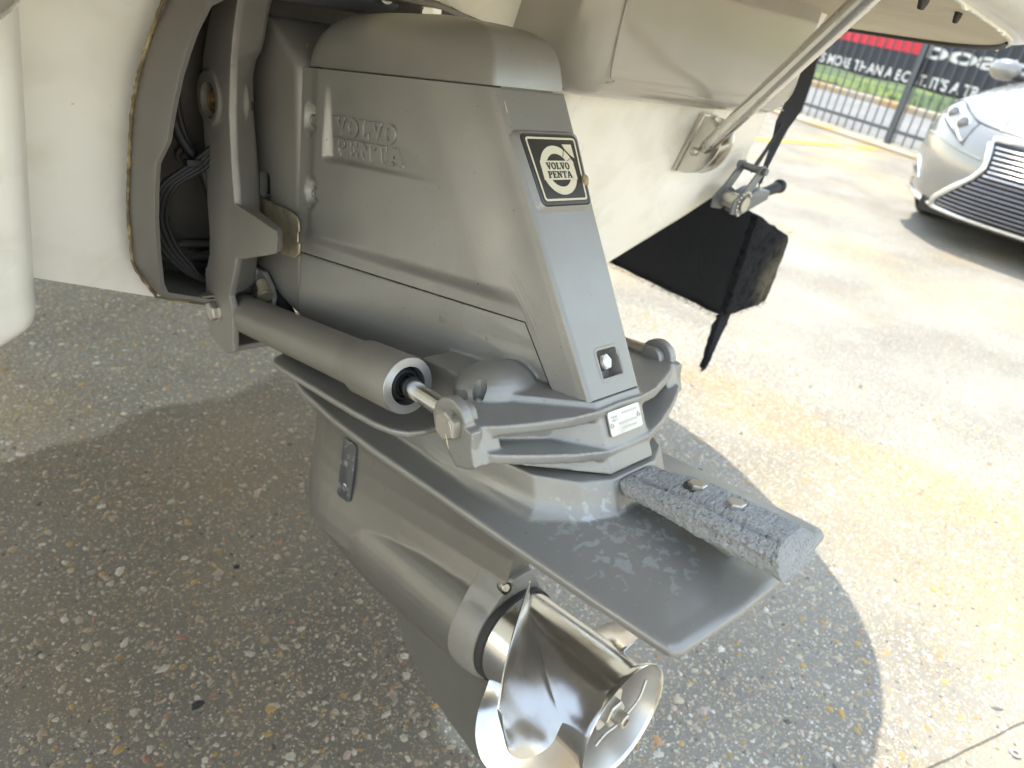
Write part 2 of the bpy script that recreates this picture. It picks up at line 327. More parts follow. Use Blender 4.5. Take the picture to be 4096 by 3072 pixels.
def leg_shade(M, z0, z1, f):                            # shade under the plate, painted into the leg's base colour
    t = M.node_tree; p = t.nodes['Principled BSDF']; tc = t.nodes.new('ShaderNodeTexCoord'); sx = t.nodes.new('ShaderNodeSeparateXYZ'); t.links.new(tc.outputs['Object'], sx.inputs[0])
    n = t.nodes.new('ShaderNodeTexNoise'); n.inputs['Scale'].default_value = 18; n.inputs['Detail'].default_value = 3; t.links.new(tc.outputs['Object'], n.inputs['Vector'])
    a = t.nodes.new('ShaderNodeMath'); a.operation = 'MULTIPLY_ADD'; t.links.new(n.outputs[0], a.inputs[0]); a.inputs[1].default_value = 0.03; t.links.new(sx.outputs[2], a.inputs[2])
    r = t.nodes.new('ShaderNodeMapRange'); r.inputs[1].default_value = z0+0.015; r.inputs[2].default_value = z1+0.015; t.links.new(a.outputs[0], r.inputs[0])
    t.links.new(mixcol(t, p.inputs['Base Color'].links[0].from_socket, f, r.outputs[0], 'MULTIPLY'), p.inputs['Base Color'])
leg_shade(gear_paint, -0.090, -0.098, (0.62, 0.60, 0.57))
endcarpet = patched('bunk_end_carpet', worn, (0.085, 0.0, 0.54), 0.125, (0.8, 1, 1.0), 0.48, 0.78, 34, (0.15, 0.13, 0.095), 0)
sealant = mat('old_sealant', (0.17, 0.13, 0.07), 0.9, 0, (200, 0.8, 0.002), (60, (0.45, 0.36, 0.20), 0.45, 0.65))
gmat = ground_material(); pmat = pebble_material()
road_m = mat('road_asphalt_pale', (0.21, 0.205, 0.198), 0.9, 0, (60, 0.3, 0.01), (1.2, (0.25, 0.243, 0.232), 0.4, 0.7))
kerb_m = mat('kerb_concrete', (0.50, 0.43, 0.33), 0.85, 0, (40, 0.3, 0.004), (1.5, (0.55, 0.36, 0.16), 0.45, 0.65))
grass_m = mat('grass', (0.065, 0.10, 0.032), 0.9, 0, (12, 0.8, 0.05), [(0.55, (0.15, 0.20, 0.03), 0.5, 0.62), (4, (0.05, 0.085, 0.02), 0.5, 0.7)])
mulch_m = mat('garden_mulch', (0.085, 0.06, 0.048), 0.95, 0, (25, 1, 0.03), (8, (0.14, 0.11, 0.09), 0.5, 0.7))
bark = mat('bark', (0.10, 0.085, 0.07), 0.9, 0, (14, 1, 0.03))
leafm = mat('leaf', (0.06, 0.11, 0.025), 0.6)

# ================================================================== the setting
def sheet(name, pts, z, mt, kind='structure', **k):
    bm = bmesh.new(); bm.faces.new([bm.verts.new((x, y, z)) for x, y in pts]); o = bmobj(name, bm, mt, None, None, recalc=False)
    if o.data.polygons[0].normal.z < 0: o.data.flip_normals()
    return tag(o, kind=kind, **k)
FA = Vector((9.465, 4.449, 0)); FT = Vector((-0.2885, -0.9575, 0)); FN = Vector((0.9575, -0.2885, 0))    # fence line: start, along, away from camera
def fp(s, d=0.0): q = FA + FT*s + FN*d; return (q.x, q.y)
tag(sheet('ground', [(-60, -60), (60, -60), (60, 60), (-60, 60)], 0, gmat), 'exposed aggregate concrete yard, wet under the boat', 'ground')
tag(sheet('road', [fp(-30, 0.5), fp(30, 0.5), fp(30, 4.15), fp(-30, 4.15)], 0.006, road_m), 'pale grey road beyond the fence', 'road')
bm = bmesh.new(); a = [Vector((*fp(-30, 4.15), 0)), Vector((*fp(30, 4.15), 0)), Vector((*fp(30, 4.32), 0)), Vector((*fp(-30, 4.32), 0))]
prism(bm, [(v.x, v.y) for v in a], 2, 0.0, 0.11)
tag(bmobj('kerb', bm, kerb_m, None, 30, bevel=0.012), 'orange stained concrete kerb across the road', 'kerb', kind='structure')
bm = bmesh.new(); prism(bm, [fp(-30, -0.28), fp(2.75, -0.28), fp(2.75, 0.02), fp(-30, 0.02)], 2, 0.0, 0.035)
tag(bmobj('fence_footing', bm, kerb_m, None, 30, bevel=0.008), 'low concrete strip under the fence', 'footing', kind='structure')
# lawn beyond the road: a gently uneven sheet
bm = bmesh.new(); gr = []
for i in range(61):
    row = []
    for j in range(41):
        q = FA + FT*(-30 + i) + FN*(4.34 + j*0.9); row.append(bm.verts.new((q.x, q.y, 0.10 + 0.02*j + 0.10*mnoise.noise((q.x*0.3, q.y*0.3, 0)))))
    gr.append(row)
for i in range(60):
    for j in range(40): bm.faces.new((gr[i][j], gr[i][j+1], gr[i+1][j+1], gr[i+1][j]))
lawn = tag(bmobj('lawn', bm, grass_m, None, 180), 'bright green lawn beyond the road', 'grass', kind='structure')
if lawn.data.polygons[0].normal.z < 0: lawn.data.flip_normals()
for k, (s, d, ls, ld) in enumerate([(3.1, 6.3, 1.6, 0.55), (-1.2, 9.5, 2.2, 0.7)]):
    bm = bmesh.new(); rings = []
    for rr, h in ((1, 0.0), (0.9, 0.10), (0.6, 0.17), (0.2, 0.2)):
        ring = []
        for i in range(28):
            a = 2*math.pi*i/28; q = FA + FT*(s + ls*rr*math.cos(a)) + FN*(d + ld*rr*math.sin(a)); ring.append((q.x, q.y, 0.10 + h + 0.02*d*0 + 0.04*mnoise.noise((q.x*3, q.y*3, k))))
        rings.append(ring)
    loft(bm, rings)
    tag(bmobj('mulch_bed', bm, mulch_m, None, 180), ['dark mulch bed on the lawn nearest the road', 'dark mulch bed further back on the lawn'][k], 'mulch bed', kind='structure')
# grass tufts along the kerb
bm = bmesh.new()
for i in range(2600):
    s = random.uniform(-9, 9); d = 4.36 + abs(random.gauss(0, 1.5)); q = FA + FT*s + FN*d; h = random.uniform(0.05, 0.13); a = random.uniform(0, 6.28); wd = 0.012
    dx, dy = math.cos(a)*wd, math.sin(a)*wd; z0 = 0.08
    v = [bm.verts.new((q.x-dx, q.y-dy, z0)), bm.verts.new((q.x+dx, q.y+dy, z0)), bm.verts.new((q.x+random.gauss(0, .03), q.y+random.gauss(0, .03), z0+h))]
    bm.faces.new(v)
tag(bmobj('grass_tufts', bm, grass_m, None, None, recalc=False), 'loose grass blades along the far kerb', 'grass', kind='stuff')
# yellow paint on the yard
def strip(name, pts, wd, z, mt, label):
    bm = bmesh.new(); P = [Vector((*p, z)) for p in pts]; L = []
    for i, p in enumerate(P):
        d = (P[min(i+1, len(P)-1)] - P[max(i-1, 0)]).normalized(); n = Vector((-d.y, d.x, 0)); j = random.uniform(0.85, 1.1)
        L.append((bm.verts.new(p+n*wd/2*j), bm.verts.new(p-n*wd/2*j)))
    for a, b in zip(L, L[1:]): bm.faces.new((a[0], a[1], b[1], b[0]))
    o = bmobj(name, bm, mt, None, None, recalc=False)
    if o.data.polygons[0].normal.z < 0: o.data.flip_normals()
    return tag(o, label, 'road marking', 'yellow paint on the yard', 'structure')
strip('yellow_line', smoothpath([(4.2, 4.45, 0)[:2] + (0,), (6.0, 3.9, 0), (6.9, 3.63, 0), (7.5, 3.43, 0), (8.1, 3.24, 0)], 5) and [(v.x, v.y) for v in smoothpath([(4.2, 4.45, 0), (6.0, 3.9, 0), (6.9, 3.63, 0), (7.5, 3.43, 0), (8.1, 3.24, 0)], 5)], 0.13, 0.005, yellow, 'long yellow painted line on the yard behind the boat')
strip('yellow_line', [(8.35, 3.17), (8.48, 3.11), (8.62, 3.06)], 0.14, 0.005, yellow, 'short yellow paint dash near the fence post')
# construction joint in the slab, lower right
jm = mat('joint_dirt', (0.13, 0.11, 0.085), 0.95, 0, (200, 0.8, 0.003))
bm = bmesh.new(); P = [Vector((1.62 - 1.42*i/60 + 0.006*mnoise.noise((i*0.7, 0, 0)), -0.20 + 0.40*i/60*0.42 - 0.02 + 0.006*mnoise.noise((0, i*0.7, 3)), 0.004)) for i in range(61)]
d0 = (Vector((1.201, -0.077, 0)) - Vector((1.468, -0.166, 0))).normalized()
P = [Vector((1.468, -0.166, 0.004)) - d0*0.9 + d0*(2.2*i/80) + Vector((0.0015*mnoise.noise((i*0.5, 0, 0)), 0.0022*mnoise.noise((0, i*0.6, 3)), 0)) for i in range(81)]
L = [(bm.verts.new(p + Vector((0.3, 0.95, 0))*(0.0008+0.0014*abs(mnoise.noise((k*0.9, 1, 1))))), bm.verts.new(p - Vector((0.3, 0.95, 0))*(0.0008+0.0014*abs(mnoise.noise((k*0.8, 2, 1)))))) for k, p in enumerate(P)]
for a, b in zip(L, L[1:]): bm.faces.new((a[0], b[0], b[1], a[1]))
o = bmobj('slab_joint', bm, jm, None, None, recalc=False)
if o.data.polygons[0].normal.z < 0: o.data.flip_normals()
tag(o, 'dark dirty joint line crossing the sunlit slab', 'joint', kind='structure')

# ------------------------------------------------------------------ pebbles set in the concrete near the camera (real relief)
def pebbles():
    R = 2.75; n = 100000
    th = rng.uniform(math.radians(-32), math.radians(103), n); rr = R*np.sqrt(rng.uniform(0.0, 1.0, n))**1.15
    x = rr*np.cos(th); y = rr*np.sin(th)
    r = np.exp(rng.normal(math.log(0.0021), 0.48, n)); big = rng.random(n) < 0.014; r[big] = rng.uniform(0.0058, 0.0100, big.sum()); r = np.clip(r, 0.0013, 0.0105)
    r = np.where(rr > 1.9, np.maximum(r, 0.0024), r)
    el = rng.uniform(1.0, 1.9, n); an = rng.uniform(0, 6.283, n); hh = r*rng.uniform(0.12, 0.34, n)
    k = 6; ang = np.arange(k)*2*math.pi/k
    jit = rng.uniform(0.62, 1.22, (n, k))
    ca, sa = np.cos(an), np.sin(an)
    V = []
    for f, hz in ((1.0, -0.25), (0.80, 0.70)):
        px = np.cos(ang)[None]*r[:, None]*jit*f*np.sqrt(el)[:, None]; py = np.sin(ang)[None]*r[:, None]*jit*f/np.sqrt(el)[:, None]
        X = x[:, None]+px*ca[:, None]-py*sa[:, None]; Y = y[:, None]+px*sa[:, None]+py*ca[:, None]
        V.append(np.stack([X, Y, np.repeat((hh*hz)[:, None], k, 1)], -1))
    top = np.stack([x, y, hh], -1)[:, None]
    V = np.concatenate(V+[top], 1); nv = 2*k+1; verts = V.reshape(-1, 3)
    base = np.arange(n)[:, None]*nv; i = np.arange(k); j = (i+1) % k
    quads = np.stack([i, j, j+k, i+k], -1)
    tris = np.stack([i+k, j+k, np.full(k, 2*k)], -1)
    Q = (base[:, :, None]+quads[None]).reshape(-1); T = (base[:, :, None]+tris[None]).reshape(-1)
    me = bpy.data.meshes.new('embedded_pebbles'); me.vertices.add(len(verts)); me.vertices.foreach_set('co', verts.astype(np.float32).ravel())
    nq, ntr = n*k, n*k; me.loops.add(len(Q)+len(T)); me.loops.foreach_set('vertex_index', np.concatenate([Q, T]).astype(np.int32))
    me.polygons.add(nq+ntr); st = np.concatenate([np.arange(nq)*4, nq*4+np.arange(ntr)*3]); me.polygons.foreach_set('loop_start', st.astype(np.int32))
    me.update(calc_edges=True)
    pc = np.array([c for c, _ in PAL]); pw = np.array([q for _, q in PAL], float); pw /= pw.sum()
    ci = rng.choice(len(PAL), n, p=pw); col = pc[ci]*rng.uniform(0.78, 1.12, (n, 1)); col = np.clip(col, 0, 0.8)
    at = me.attributes.new('col', 'FLOAT_COLOR', 'POINT'); at.data.foreach_set('color', np.repeat(np.concatenate([col, np.ones((n, 1))], 1), nv, 0).astype(np.float32).ravel())
    o = link('embedded_pebbles', me, pmat, None, 180)
    return tag(o, 'multicoloured pebbles set in the concrete yard', 'pebbles', kind='stuff')
pebbles()

# ================================================================== the boat (frame B)
RK = math.tan(math.radians(12.7))
boat = empty('boat', MB, 'white boat on a trailer, seen at its transom with taupe mouldings and swim platform', 'boat')
def shear(bm):                                   # lean the transom aft towards the top
    for v in bm.verts: v.co.y -= RK*v.co.z
# central transom with an opening for the shield
bm = bmesh.new(); prism(bm, [(-0.36, -0.042), (-0.20, -0.097), (0, -0.164), (0.20, -0.097), (0.36, -0.042), (0.36, 0.95), (-0.36, 0.95)], 1, 0.55, 0.60)
shear(bm); tr = bmobj('transom', bm, gel, boat, None)
SH_B = [(-0.133, -0.029), (-0.187, -0.012), (-0.194, -0.007), (-0.220, 0.035), (-0.224, 0.064), (-0.228, 0.113), (-0.228, 0.180), (-0.227, 0.207), (-0.223, 0.234), (-0.218, 0.255), (-0.214, 0.271), (-0.207, 0.290), (-0.201, 0.305), (-0.178, 0.324), (-0.125, 0.338), (-0.065, 0.345)]   # shield outline in D (x, z), port half
SHO = SH_B + [(-x, z) for x, z in SH_B[::-1]]
bm = bmesh.new()                                  # hole, given in D, converted to B
def d2b(v):
    return MB.inverted() @ MD @ Vector(v)
inn = [(x*0.94, 0.19+(z-0.19)*0.95) for x, z in SHO]
for pass_ in (0,):
    A = [bm.verts.new(d2b((x, 0.42-0.38*z, z))) for x, z in inn]; B_ = [bm.verts.new(d2b((x, 0.72-0.38*z, z))) for x, z in inn]
    bm.faces.new(A[::-1]); bm.faces.new(B_)
    for i in range(len(A)): bm.faces.new((A[i], A[(i+1) % len(A)], B_[(i+1) % len(A)], B_[i]))
cut(tr, bm)
# hull sides (sponsons) either side, proud of the centre
HB = [(0.325, -0.091), (0.40, -0.142), (0.50, -0.168), (0.58, -0.152), (0.652, -0.113), (0.832, -0.026), (0.955, 0.042), (0.965, 0.075), (0.94, 0.193), (0.945, 0.30), (1.02, 0.95), (0.325, 0.95)]
for sgn in (-1, 1):
    bm = bmesh.new(); prism(bm, [(sgn*x, z) for x, z in HB], 1, 0.48, 3.4); shear(bm)
    h = bmobj('hull_side', bm, gel, boat, 40, bevel=0.022, seg=5)
bm = bmesh.new(); prism(bm, [(-0.35, -0.045), (0, -0.163), (0.35, -0.045), (0.35, 0.5), (-0.35, 0.5)], 1, 0.72, 3.4)
bmobj('hull_bottom', bm, gel, boat, 30)
bm = bmesh.new(); box(bm, -0.96, 0.96, 0.575, 3.38, 0.46, 0.50); bmobj('deck', bm, platew, boat, 30, bevel=0.006)
# moulded lockers under the platform
for sgn, xi in ((1, 0.255), (-1, 0.327)):
    bm = bmesh.new()
    prism(bm, [(sgn*xi, 0.205), (sgn*0.86, 0.205), (sgn*0.86, 0.52), (sgn*xi, 0.52)], 1, 0.345, 0.56)
    o = bmobj('moulded_locker', bm, taupe, boat, 60, bevel=0.058, seg=8)
    o['label'] = 'taupe moulded locker on the transom'
bm = bmesh.new()                                  # narrow crease rail on the starboard locker
tube(bm, smoothpath([(0.300, 0.3448, 0.42), (0.300, 0.3448, 0.26), (0.312, 0.3448, 0.236), (0.34, 0.3448, 0.23), (0.80, 0.3448, 0.223)], 6), 0.0010, 6)
bmobj('locker_crease', bm, taupe, boat, 60)
# stained streak
# swim platform
half = [(0, -0.028), (0.2, -0.016), (0.38, 0.0), (0.55, 0.017), (0.67, 0.028), (0.79, 0.048), (0.91, 0.082), (1.02, 0.140), (1.12, 0.23), (1.20, 0.35), (1.28, 0.52), (1.345, 0.72), (1.37, 1.0)]
hp = [(v.x, v.y) for v in smoothpath([(x, y, 0) for x, y in half], 6)]
outl = hp + [(0.97, 1.0)] + [(-0.97, 1.0)] + [(-x, y) for x, y in hp[::-1]][:-1]
pl = empty('swim_platform'); pl.parent = boat
bm = bmesh.new(); hn = []
for k, (x, y) in enumerate(hp):
    a, b = hp[max(k-1, 0)], hp[min(k+1, len(hp)-1)]; d = Vector((b[0]-a[0], b[1]-a[1])).normalized(); hn.append((d.y, -d.x))
def off(f, g):                                    # outline moved outward by f (aft facing) / g (side facing)
    q = [(x+n[0]*g, y+n[1]*(f*max(0, -n[1])+g*(1-max(0, -n[1])))) for (x, y), n in zip(hp, hn)]
    return q + [(0.97, 1.0), (-0.97, 1.0)] + [(-x, y) for x, y in q[::-1]][:-1]
ZP = 0.387
rings = [[(x, y, ZP+0.001) for x, y in off(-.004, -.004)], [(x, y, ZP+0.0005) for x, y in off(.004, .003)], [(x, y, ZP+0.006) for x, y in off(.030, .010)], [(x, y, ZP+0.018) for x, y in off(.046, .016)], [(x, y, ZP+0.04) for x, y in off(.052, .018)], [(x, y, ZP+0.056) for x, y in off(.044, .010)]]
loft(bm, rings); bmobj('deck_edge', bm, platew, pl, 40)
bm = bmesh.new(); bm.faces.new([bm.verts.new((x, y, ZP-0.0005)) for x, y in off(-.003, -.003)]); bmesh.ops.triangulate(bm, faces=bm.faces)
ud = bmobj('underside', bm, under, pl, None)
if ud.data.polygons[0].normal.z > 0: ud.data.flip_normals()
for sg in (1, -1):                                # black rubber seal along the side rim
    bm = bmesh.new(); q = [p for p in off(-.004, -.004)[:len(hp)] if p[0] > 0.82]
    tube(bm, [(sg*x, y, ZP-0.002) for x, y in q], [0.002+0.0035*min(1, i/6) for i in range(len(q))], 8); bmobj('rubber_seal', bm, black, pl, 60)
bm = bmesh.new()                                  # ragged resin flash on the lower rim
q = [(v.x, v.y) for v in smoothpath([(x, y, 0) for x, y in off(.003, .003)[:len(hp)]], 6)]
L = []
for k, (x, y) in enumerate(q):
    d = 0.002 + 0.0075*max(0, mnoise.noise((k*0.16, 3, 0))) + 0.003*abs(mnoise.noise((k*0.5, 8, 0)))
    L.append([bm.verts.new(p) for p in ((x, y, ZP+0.002), (x, y, ZP-d), (x*0.997, y+0.003, ZP-d), (x*0.997, y+0.003, ZP+0.002))])
for a, b in zip(L, L[1:]):
    for i in range(4): bm.faces.new((a[i], a[(i+1) % 4], b[(i+1) % 4], b[i]))
bmobj('resin_flash', bm, platew, pl, 60)
for (x, y, s) in ((0.335, 0.014, 1.0), (0.50, 0.032, 0.7)):                 # two small dark tabs under the aft rim
    bm = bmesh.new(); prism(bm, [(x-0.012*s, ZP), (x+0.012*s, ZP), (x+0.010*s, ZP-0.010*s), (x+0.004*s, ZP-0.017*s), (x-0.004*s, ZP-0.017*s), (x-0.009*s, ZP-0.009*s)], 1, y, y+0.005)
    bmobj('drain_tab', bm, dark, pl, 30, bevel=0.0015)
# stainless support strut with its D-shaped bracket
st = empty('support_strut'); st.parent = boat
a = Vector((0.712, 0.425, 0.128)); b = Vector((0.43, 0.105, 0.387)); b = Vector((0.33, 0.060, 0.387)); d = (b-a).normalized()
bm = bmesh.new(); tube(bm, [a-d*0.015, a+d*0.2, b+d*0.02], 0.0125, 24); bmobj('strut_tube', bm, steel, st, 60)
for xx in (0.690, 0.730):
    bm = bmesh.new(); poly = []
    y0 = 0.476
    for k in range(15):
        t = math.pi*k/14 - math.pi/2; z = 0.138+0.052*math.sin(t); poly.append((y0-RK*z-0.004-0.060*max(0, math.cos(t))**0.8, z))
    prism(bm, poly, 0, xx-0.0022, xx+0.0022); bmobj('bracket_cheek', bm, steel, st, 30, bevel=0.0008)
bm = bmesh.new(); prism(bm, [(0.686, 0.085), (0.734, 0.085), (0.734, 0.192), (0.686, 0.192)], 1, 0.470, 0.4785); shear(bm); bmobj('bracket_base', bm, steel, st, 30, bevel=0.001)
lathe_b = bmesh.new(); lathe(lathe_b, [(0, 0.0075), (0.004, 0.0075), (0.0065, 0.005), (0.0065, 0)], (0.6875, 0.425, 0.128), (-1, 0, 0), 20); bmobj('bracket_bolt', lathe_b, boltsteel, st, 40)

# ------------------------------------------------------------------ trailer
trl = empty('boat_trailer', Matrix.Translation((1.6, 0.72, 0)), 'trailer under the boat with a black carpeted bunk, its aft end worn', 'trailer')
def fuzz(o, amp, sc):
    for v in o.data.vertices: v.co += Vector((mnoise.noise(v.co*sc), mnoise.noise(v.co*sc+Vector((9, 0, 0))), mnoise.noise(v.co*sc+Vector((0, 9, 0)))))*amp
def gridbox(name, x0, x1, y0, y1, zf0, zf1, mt, parent, nx=10, ny=40, nz=14, rough=0.006, sc=22):
    bm = bmesh.new(); box(bm, 0, 1, 0, 1, 0, 1); bmesh.ops.subdivide_edges(bm, edges=bm.edges, cuts=14, use_grid_fill=True)
    for v in bm.verts:
        x = x0+(x1-x0)*v.co.x; z0 = zf0(x); z1 = zf1(x); v.co = Vector((x, y0+(y1-y0)*v.co.y, z0+(z1-z0)*v.co.z))
    o = bmobj(name, bm, mt, parent, 180); s_ = o.modifiers.new('s', 'SMOOTH'); s_.iterations = 5; bake(o); fuzz(o, rough, sc); return o
BT = lambda x: 0.686-0.39*x
gridbox('bunk', -0.10, 0.105, 0.004, 0.55, lambda x: 0.463, BT, carpet, trl, rough=0.004)
gridbox('bunk', -0.10, 0.105, 0.55, 2.4, lambda x: 0.463, BT, carpet, trl, rough=0.004)
gridbox('bunk_end', -0.096, 0.102, -0.006, 0.012, lambda x: 0.470, lambda x: BT(x)-0.006, endcarpet, trl, rough=0.006, sc=30)['label'] = 'worn brown end of the carpeted bunk'
bm = bmesh.new()
for k in range(12):
    z = 0.47-0.013*k; wd = 0.024*(1-k/13.5)*(1+0.6*mnoise.noise((k*1.7, 0, 0))); xx = -0.085-0.0015*k+0.006*mnoise.noise((k*0.5, 5, 0))
    if k == 0: prev = None
    r = [bm.verts.new((xx-wd, 0.005, z)), bm.verts.new((xx+wd*0.8, -0.004, z)), bm.verts.new((xx+wd*0.8, 0.004, z)), bm.verts.new((xx-wd, 0.012, z))]
    if prev:
        for i in range(4): bm.faces.new((prev[i], prev[(i+1) % 4], r[(i+1) % 4], r[i]))
    prev = r
bm.faces.new(prev)
hs = bmobj('hanging_carpet_strip', bm, carpet, trl, 60)
# carpet pile: short hairs along the lower and outer edges of the bunk
bm = bmesh.new()
for i in range(5200):
    u = random.random()
    if u < 0.45: p = Vector((-0.10+random.gauss(0, .002), random.uniform(0, 0.55), 0.463+random.uniform(-.004, .02)))
    elif u < 0.75:
        k = random.random(); p = Vector((-0.085-0.018*k+random.choice((-1, 1))*0.022*(1-k*0.8), 0.003, 0.47-0.15*k))
    else: p = Vector((random.uniform(-0.1, 0.1), -0.004, random.uniform(0.46, 0.66)))
    dv = Vector((random.gauss(0, 1), random.gauss(0, 1)-0.6, random.gauss(0, 1)-0.8)).normalized()*random.uniform(.003, .009); s = dv.orthogonal().normalized()*0.0006
    bm.faces.new([bm.verts.new(p-s), bm.verts.new(p+s), bm.verts.new(p+dv)])
pf = bmobj('carpet_pile', bm, carpet, trl, None, recalc=False); pf['kind'] = 'stuff'
bm = bmesh.new(); box(bm, -2.15, -0.2, 2.55, 2.63, 0.40, 0.48); bmobj('cross_member', bm, platew, trl, 30, bevel=0.006)
bm = bmesh.new(); box(bm, -1.35, -1.12, 2.53, 2.548, 0.405, 0.47); bmobj('reflector', bm, redplastic, trl, 30, bevel=0.004)

# ------------------------------------------------------------------ tie-down strap
sp = empty('tie_down_strap', Matrix.Translation((1.35, 0.70, 0.78)), 'black webbing tie-down strap with a ratchet at the starboard hull corner', 'strap')
def ribbon(name, pts, wd, th, mt, parent):
    bm = bmesh.new(); P = [Vector(p) for p in pts]; R = []
    for i, p in enumerate(P):
        d = (P[min(i+1, len(P)-1)]-P[max(i-1, 0)]).normalized(); s = d.cross(Vector((0.55, 0.83, 0))).normalized()
        n = d.cross(s).normalized(); R.append([p+s*wd[i]/2+n*th, p-s*wd[i]/2+n*th, p-s*wd[i]/2-n*th, p+s*wd[i]/2-n*th])
    loft(bm, R); return bmobj(name, bm, mt, parent, 40)
ribbon('webbing', [(.190, .05, .30), (.203, .045, .204), (.195, .04, .16), (.172, .04, .12), (.150, .03, .085), (.120, .02, .045), (.100, .01, .012)], [.05, .048, .044, .034, .020, .012, .006], 0.0012, webbing, sp)
ribbon('webbing', [(.175, .04, .125), (.120, .03, .075), (.075, .02, .045), (.030, .0, .050)], [.006, .008, .013, .020], 0.0012, webbing, sp)
bm = bmesh.new(); tube(bm, [(.180, .04, .12), (.110, .02, .02), (.092, .0, -.012)], 0.0016, 6); bmobj('slack_cord', bm, webbing, sp, 60)
for s in (-0.022, 0.022):
    bm = bmesh.new(); prism(bm, [(-.048, -.030), (-.012, -.036), (.024, -.022), (.036, -.004), (.006, .008), (.040, .048), (.034, .060), (.020, .060), (-.020, .016), (-.050, -.006)], 1, s-0.002, s+0.002)
    bmobj('ratchet_cheek', bm, galv, sp, 30, bevel=0.0008)
bm = bmesh.new(); lathe(bm, [(-0.030, 0.015), (0.030, 0.015)], (-.012, 0, -.012), (0, 1, 0), 20); bmobj('ratchet_spool', bm, boltsteel, sp, 40)
for k in range(11):
    t = 0.7+k*0.36; bm = bmesh.new(); ball(bm, (-.012+.0235*math.cos(t), -.025, -.012+.0235*math.sin(t)), 0.0034, n=6); bmobj('ratchet_tooth', bm, boltsteel, sp, 60)
bm = bmesh.new(); lathe(bm, [(-0.032, 0.0075), (0.032, 0.0075)], (.027, 0, .050), (0, 1, 0), 16); bmobj('anchor_pin', bm, galv, sp, 40)
bm = bmesh.new(); prism(bm, [(.0, -.040), (.100, -.014), (.100, .004), (.045, .010), (.0, -.004)], 1, -0.018, 0.018); bmobj('handle', bm, galv, sp, 30, bevel=0.002)
bm = bmesh.new(); tube(bm, [(.092, 0, -.006), (.125, 0, -.003), (.158, 0, .002), (.168, 0, .003)], [.0105, .0105, .0120, .0105], 14); ball(bm, (.170, 0, .004), 0.0150, n=10); bmobj('handle_grip', bm, black, sp, 60)

# ================================================================== the stern drive (frame D)
drive = empty('stern_drive', MD, 'grey boat stern drive with a polished three-blade propeller hung on the transom', 'stern drive')
GLY = {
 'L': [[(0,0),(.72,0),(.72,.34),(.64,.34),(.58,.12),(.36,.12),(.36,.88),(.46,.88),(.46,1),(0,1),(0,.88),(.1,.88),(.1,.12),(0,.12)]],
 'V': [[(0,1),(0,.88),(.07,.88),(.34,0),(.52,0),(.80,.88),(.87,.88),(.87,1),(.55,1),(.55,.88),(.64,.88),(.50,.38),(.34,.88),(.43,.88),(.43,1)]],
 'P': [[(0,0),(.46,0),(.46,.12),(.36,.12),(.36,.42),(.52,.42),(.66,.47),(.75,.58),(.77,.71),(.75,.84),(.66,.95),(.52,1),(0,1),(0,.88),(.1,.88),(.1,.12),(0,.12)], [(.36,.55),(.36,.88),(.46,.88),(.51,.82),(.52,.71),(.51,.61),(.46,.55)]],
 'E': [[(0,0),(.74,0),(.74,.34),(.66,.34),(.60,.12),(.36,.12),(.36,.45),(.48,.45),(.50,.36),(.56,.36),(.56,.66),(.50,.66),(.48,.56),(.36,.56),(.36,.88),(.58,.88),(.64,.70),(.72,.70),(.72,1),(0,1),(0,.88),(.1,.88),(.1,.12),(0,.12)]],
 'N': [[(0,0),(.36,0),(.36,.12),(.26,.12),(.26,.66),(.66,0),(.80,0),(.80,.88),(.9,.88),(.9,1),(.56,1),(.56,.88),(.66,.88),(.66,.42),(.34,1),(0,1),(0,.88),(.1,.88),(.1,.12),(0,.12)]],
 'T': [[(.22,0),(.62,0),(.62,.12),(.54,.12),(.54,.88),(.68,.88),(.75,.66),(.84,.66),(.84,1),(0,1),(0,.66),(.09,.66),(.16,.88),(.30,.88),(.30,.12),(.22,.12)]],
 'A': [[(0,0),(.34,0),(.34,.12),(.26,.12),(.30,.26),(.58,.26),(.62,.12),(.54,.12),(.54,0),(.98,0),(.98,.12),(.90,.12),(.62,1),(.34,1),(.08,.12),(0,.12)], [(.34,.38),(.54,.38),(.44,.74)]],
 'O': [[(.43+.43*math.cos(t), .5+.53*math.sin(t)) for t in [2*math.pi*i/28 for i in range(28)]], [(.43+.19*math.cos(t), .5+.37*math.sin(t)) for t in [2*math.pi*i/28 for i in range(28)]]],
}
ADV = {'L': .76, 'V': .90, 'P': .82, 'E': .82, 'N': .97, 'T': .88, 'A': 1.0, 'O': .92}
def flat(loops, depth, bev=0.0):
    """filled 2D outline(s) with holes -> mesh lying in XY, extruded +-depth"""
    cu = bpy.data.curves.new('t', 'CURVE'); cu.dimensions = '2D'; cu.fill_mode = 'BOTH'; cu.extrude = depth; cu.bevel_depth = bev; cu.bevel_resolution = 1
    for lp in loops:
        s = cu.splines.new('POLY'); s.points.add(len(lp)-1); s.use_cyclic_u = True
        for q, p in zip(s.points, lp): q.co = (p[0], p[1], 0, 1)
    o = bpy.data.objects.new('t', cu); C.objects.link(o); bpy.context.view_layer.update()
    me = bpy.data.meshes.new_from_object(o.evaluated_get(bpy.context.evaluated_depsgraph_get()))
    bpy.data.objects.remove(o); bpy.data.curves.remove(cu); return me
def word(txt, h, width, depth, bev=0.0):
    x = 0; L = []
    for ch in txt: L += [[(x+p[0], p[1]) for p in lp] for lp in GLY[ch]]; x += ADV[ch]
    sx = width/x; return flat([[(p[0]*sx, p[1]*h) for p in lp] for lp in L], depth, bev)
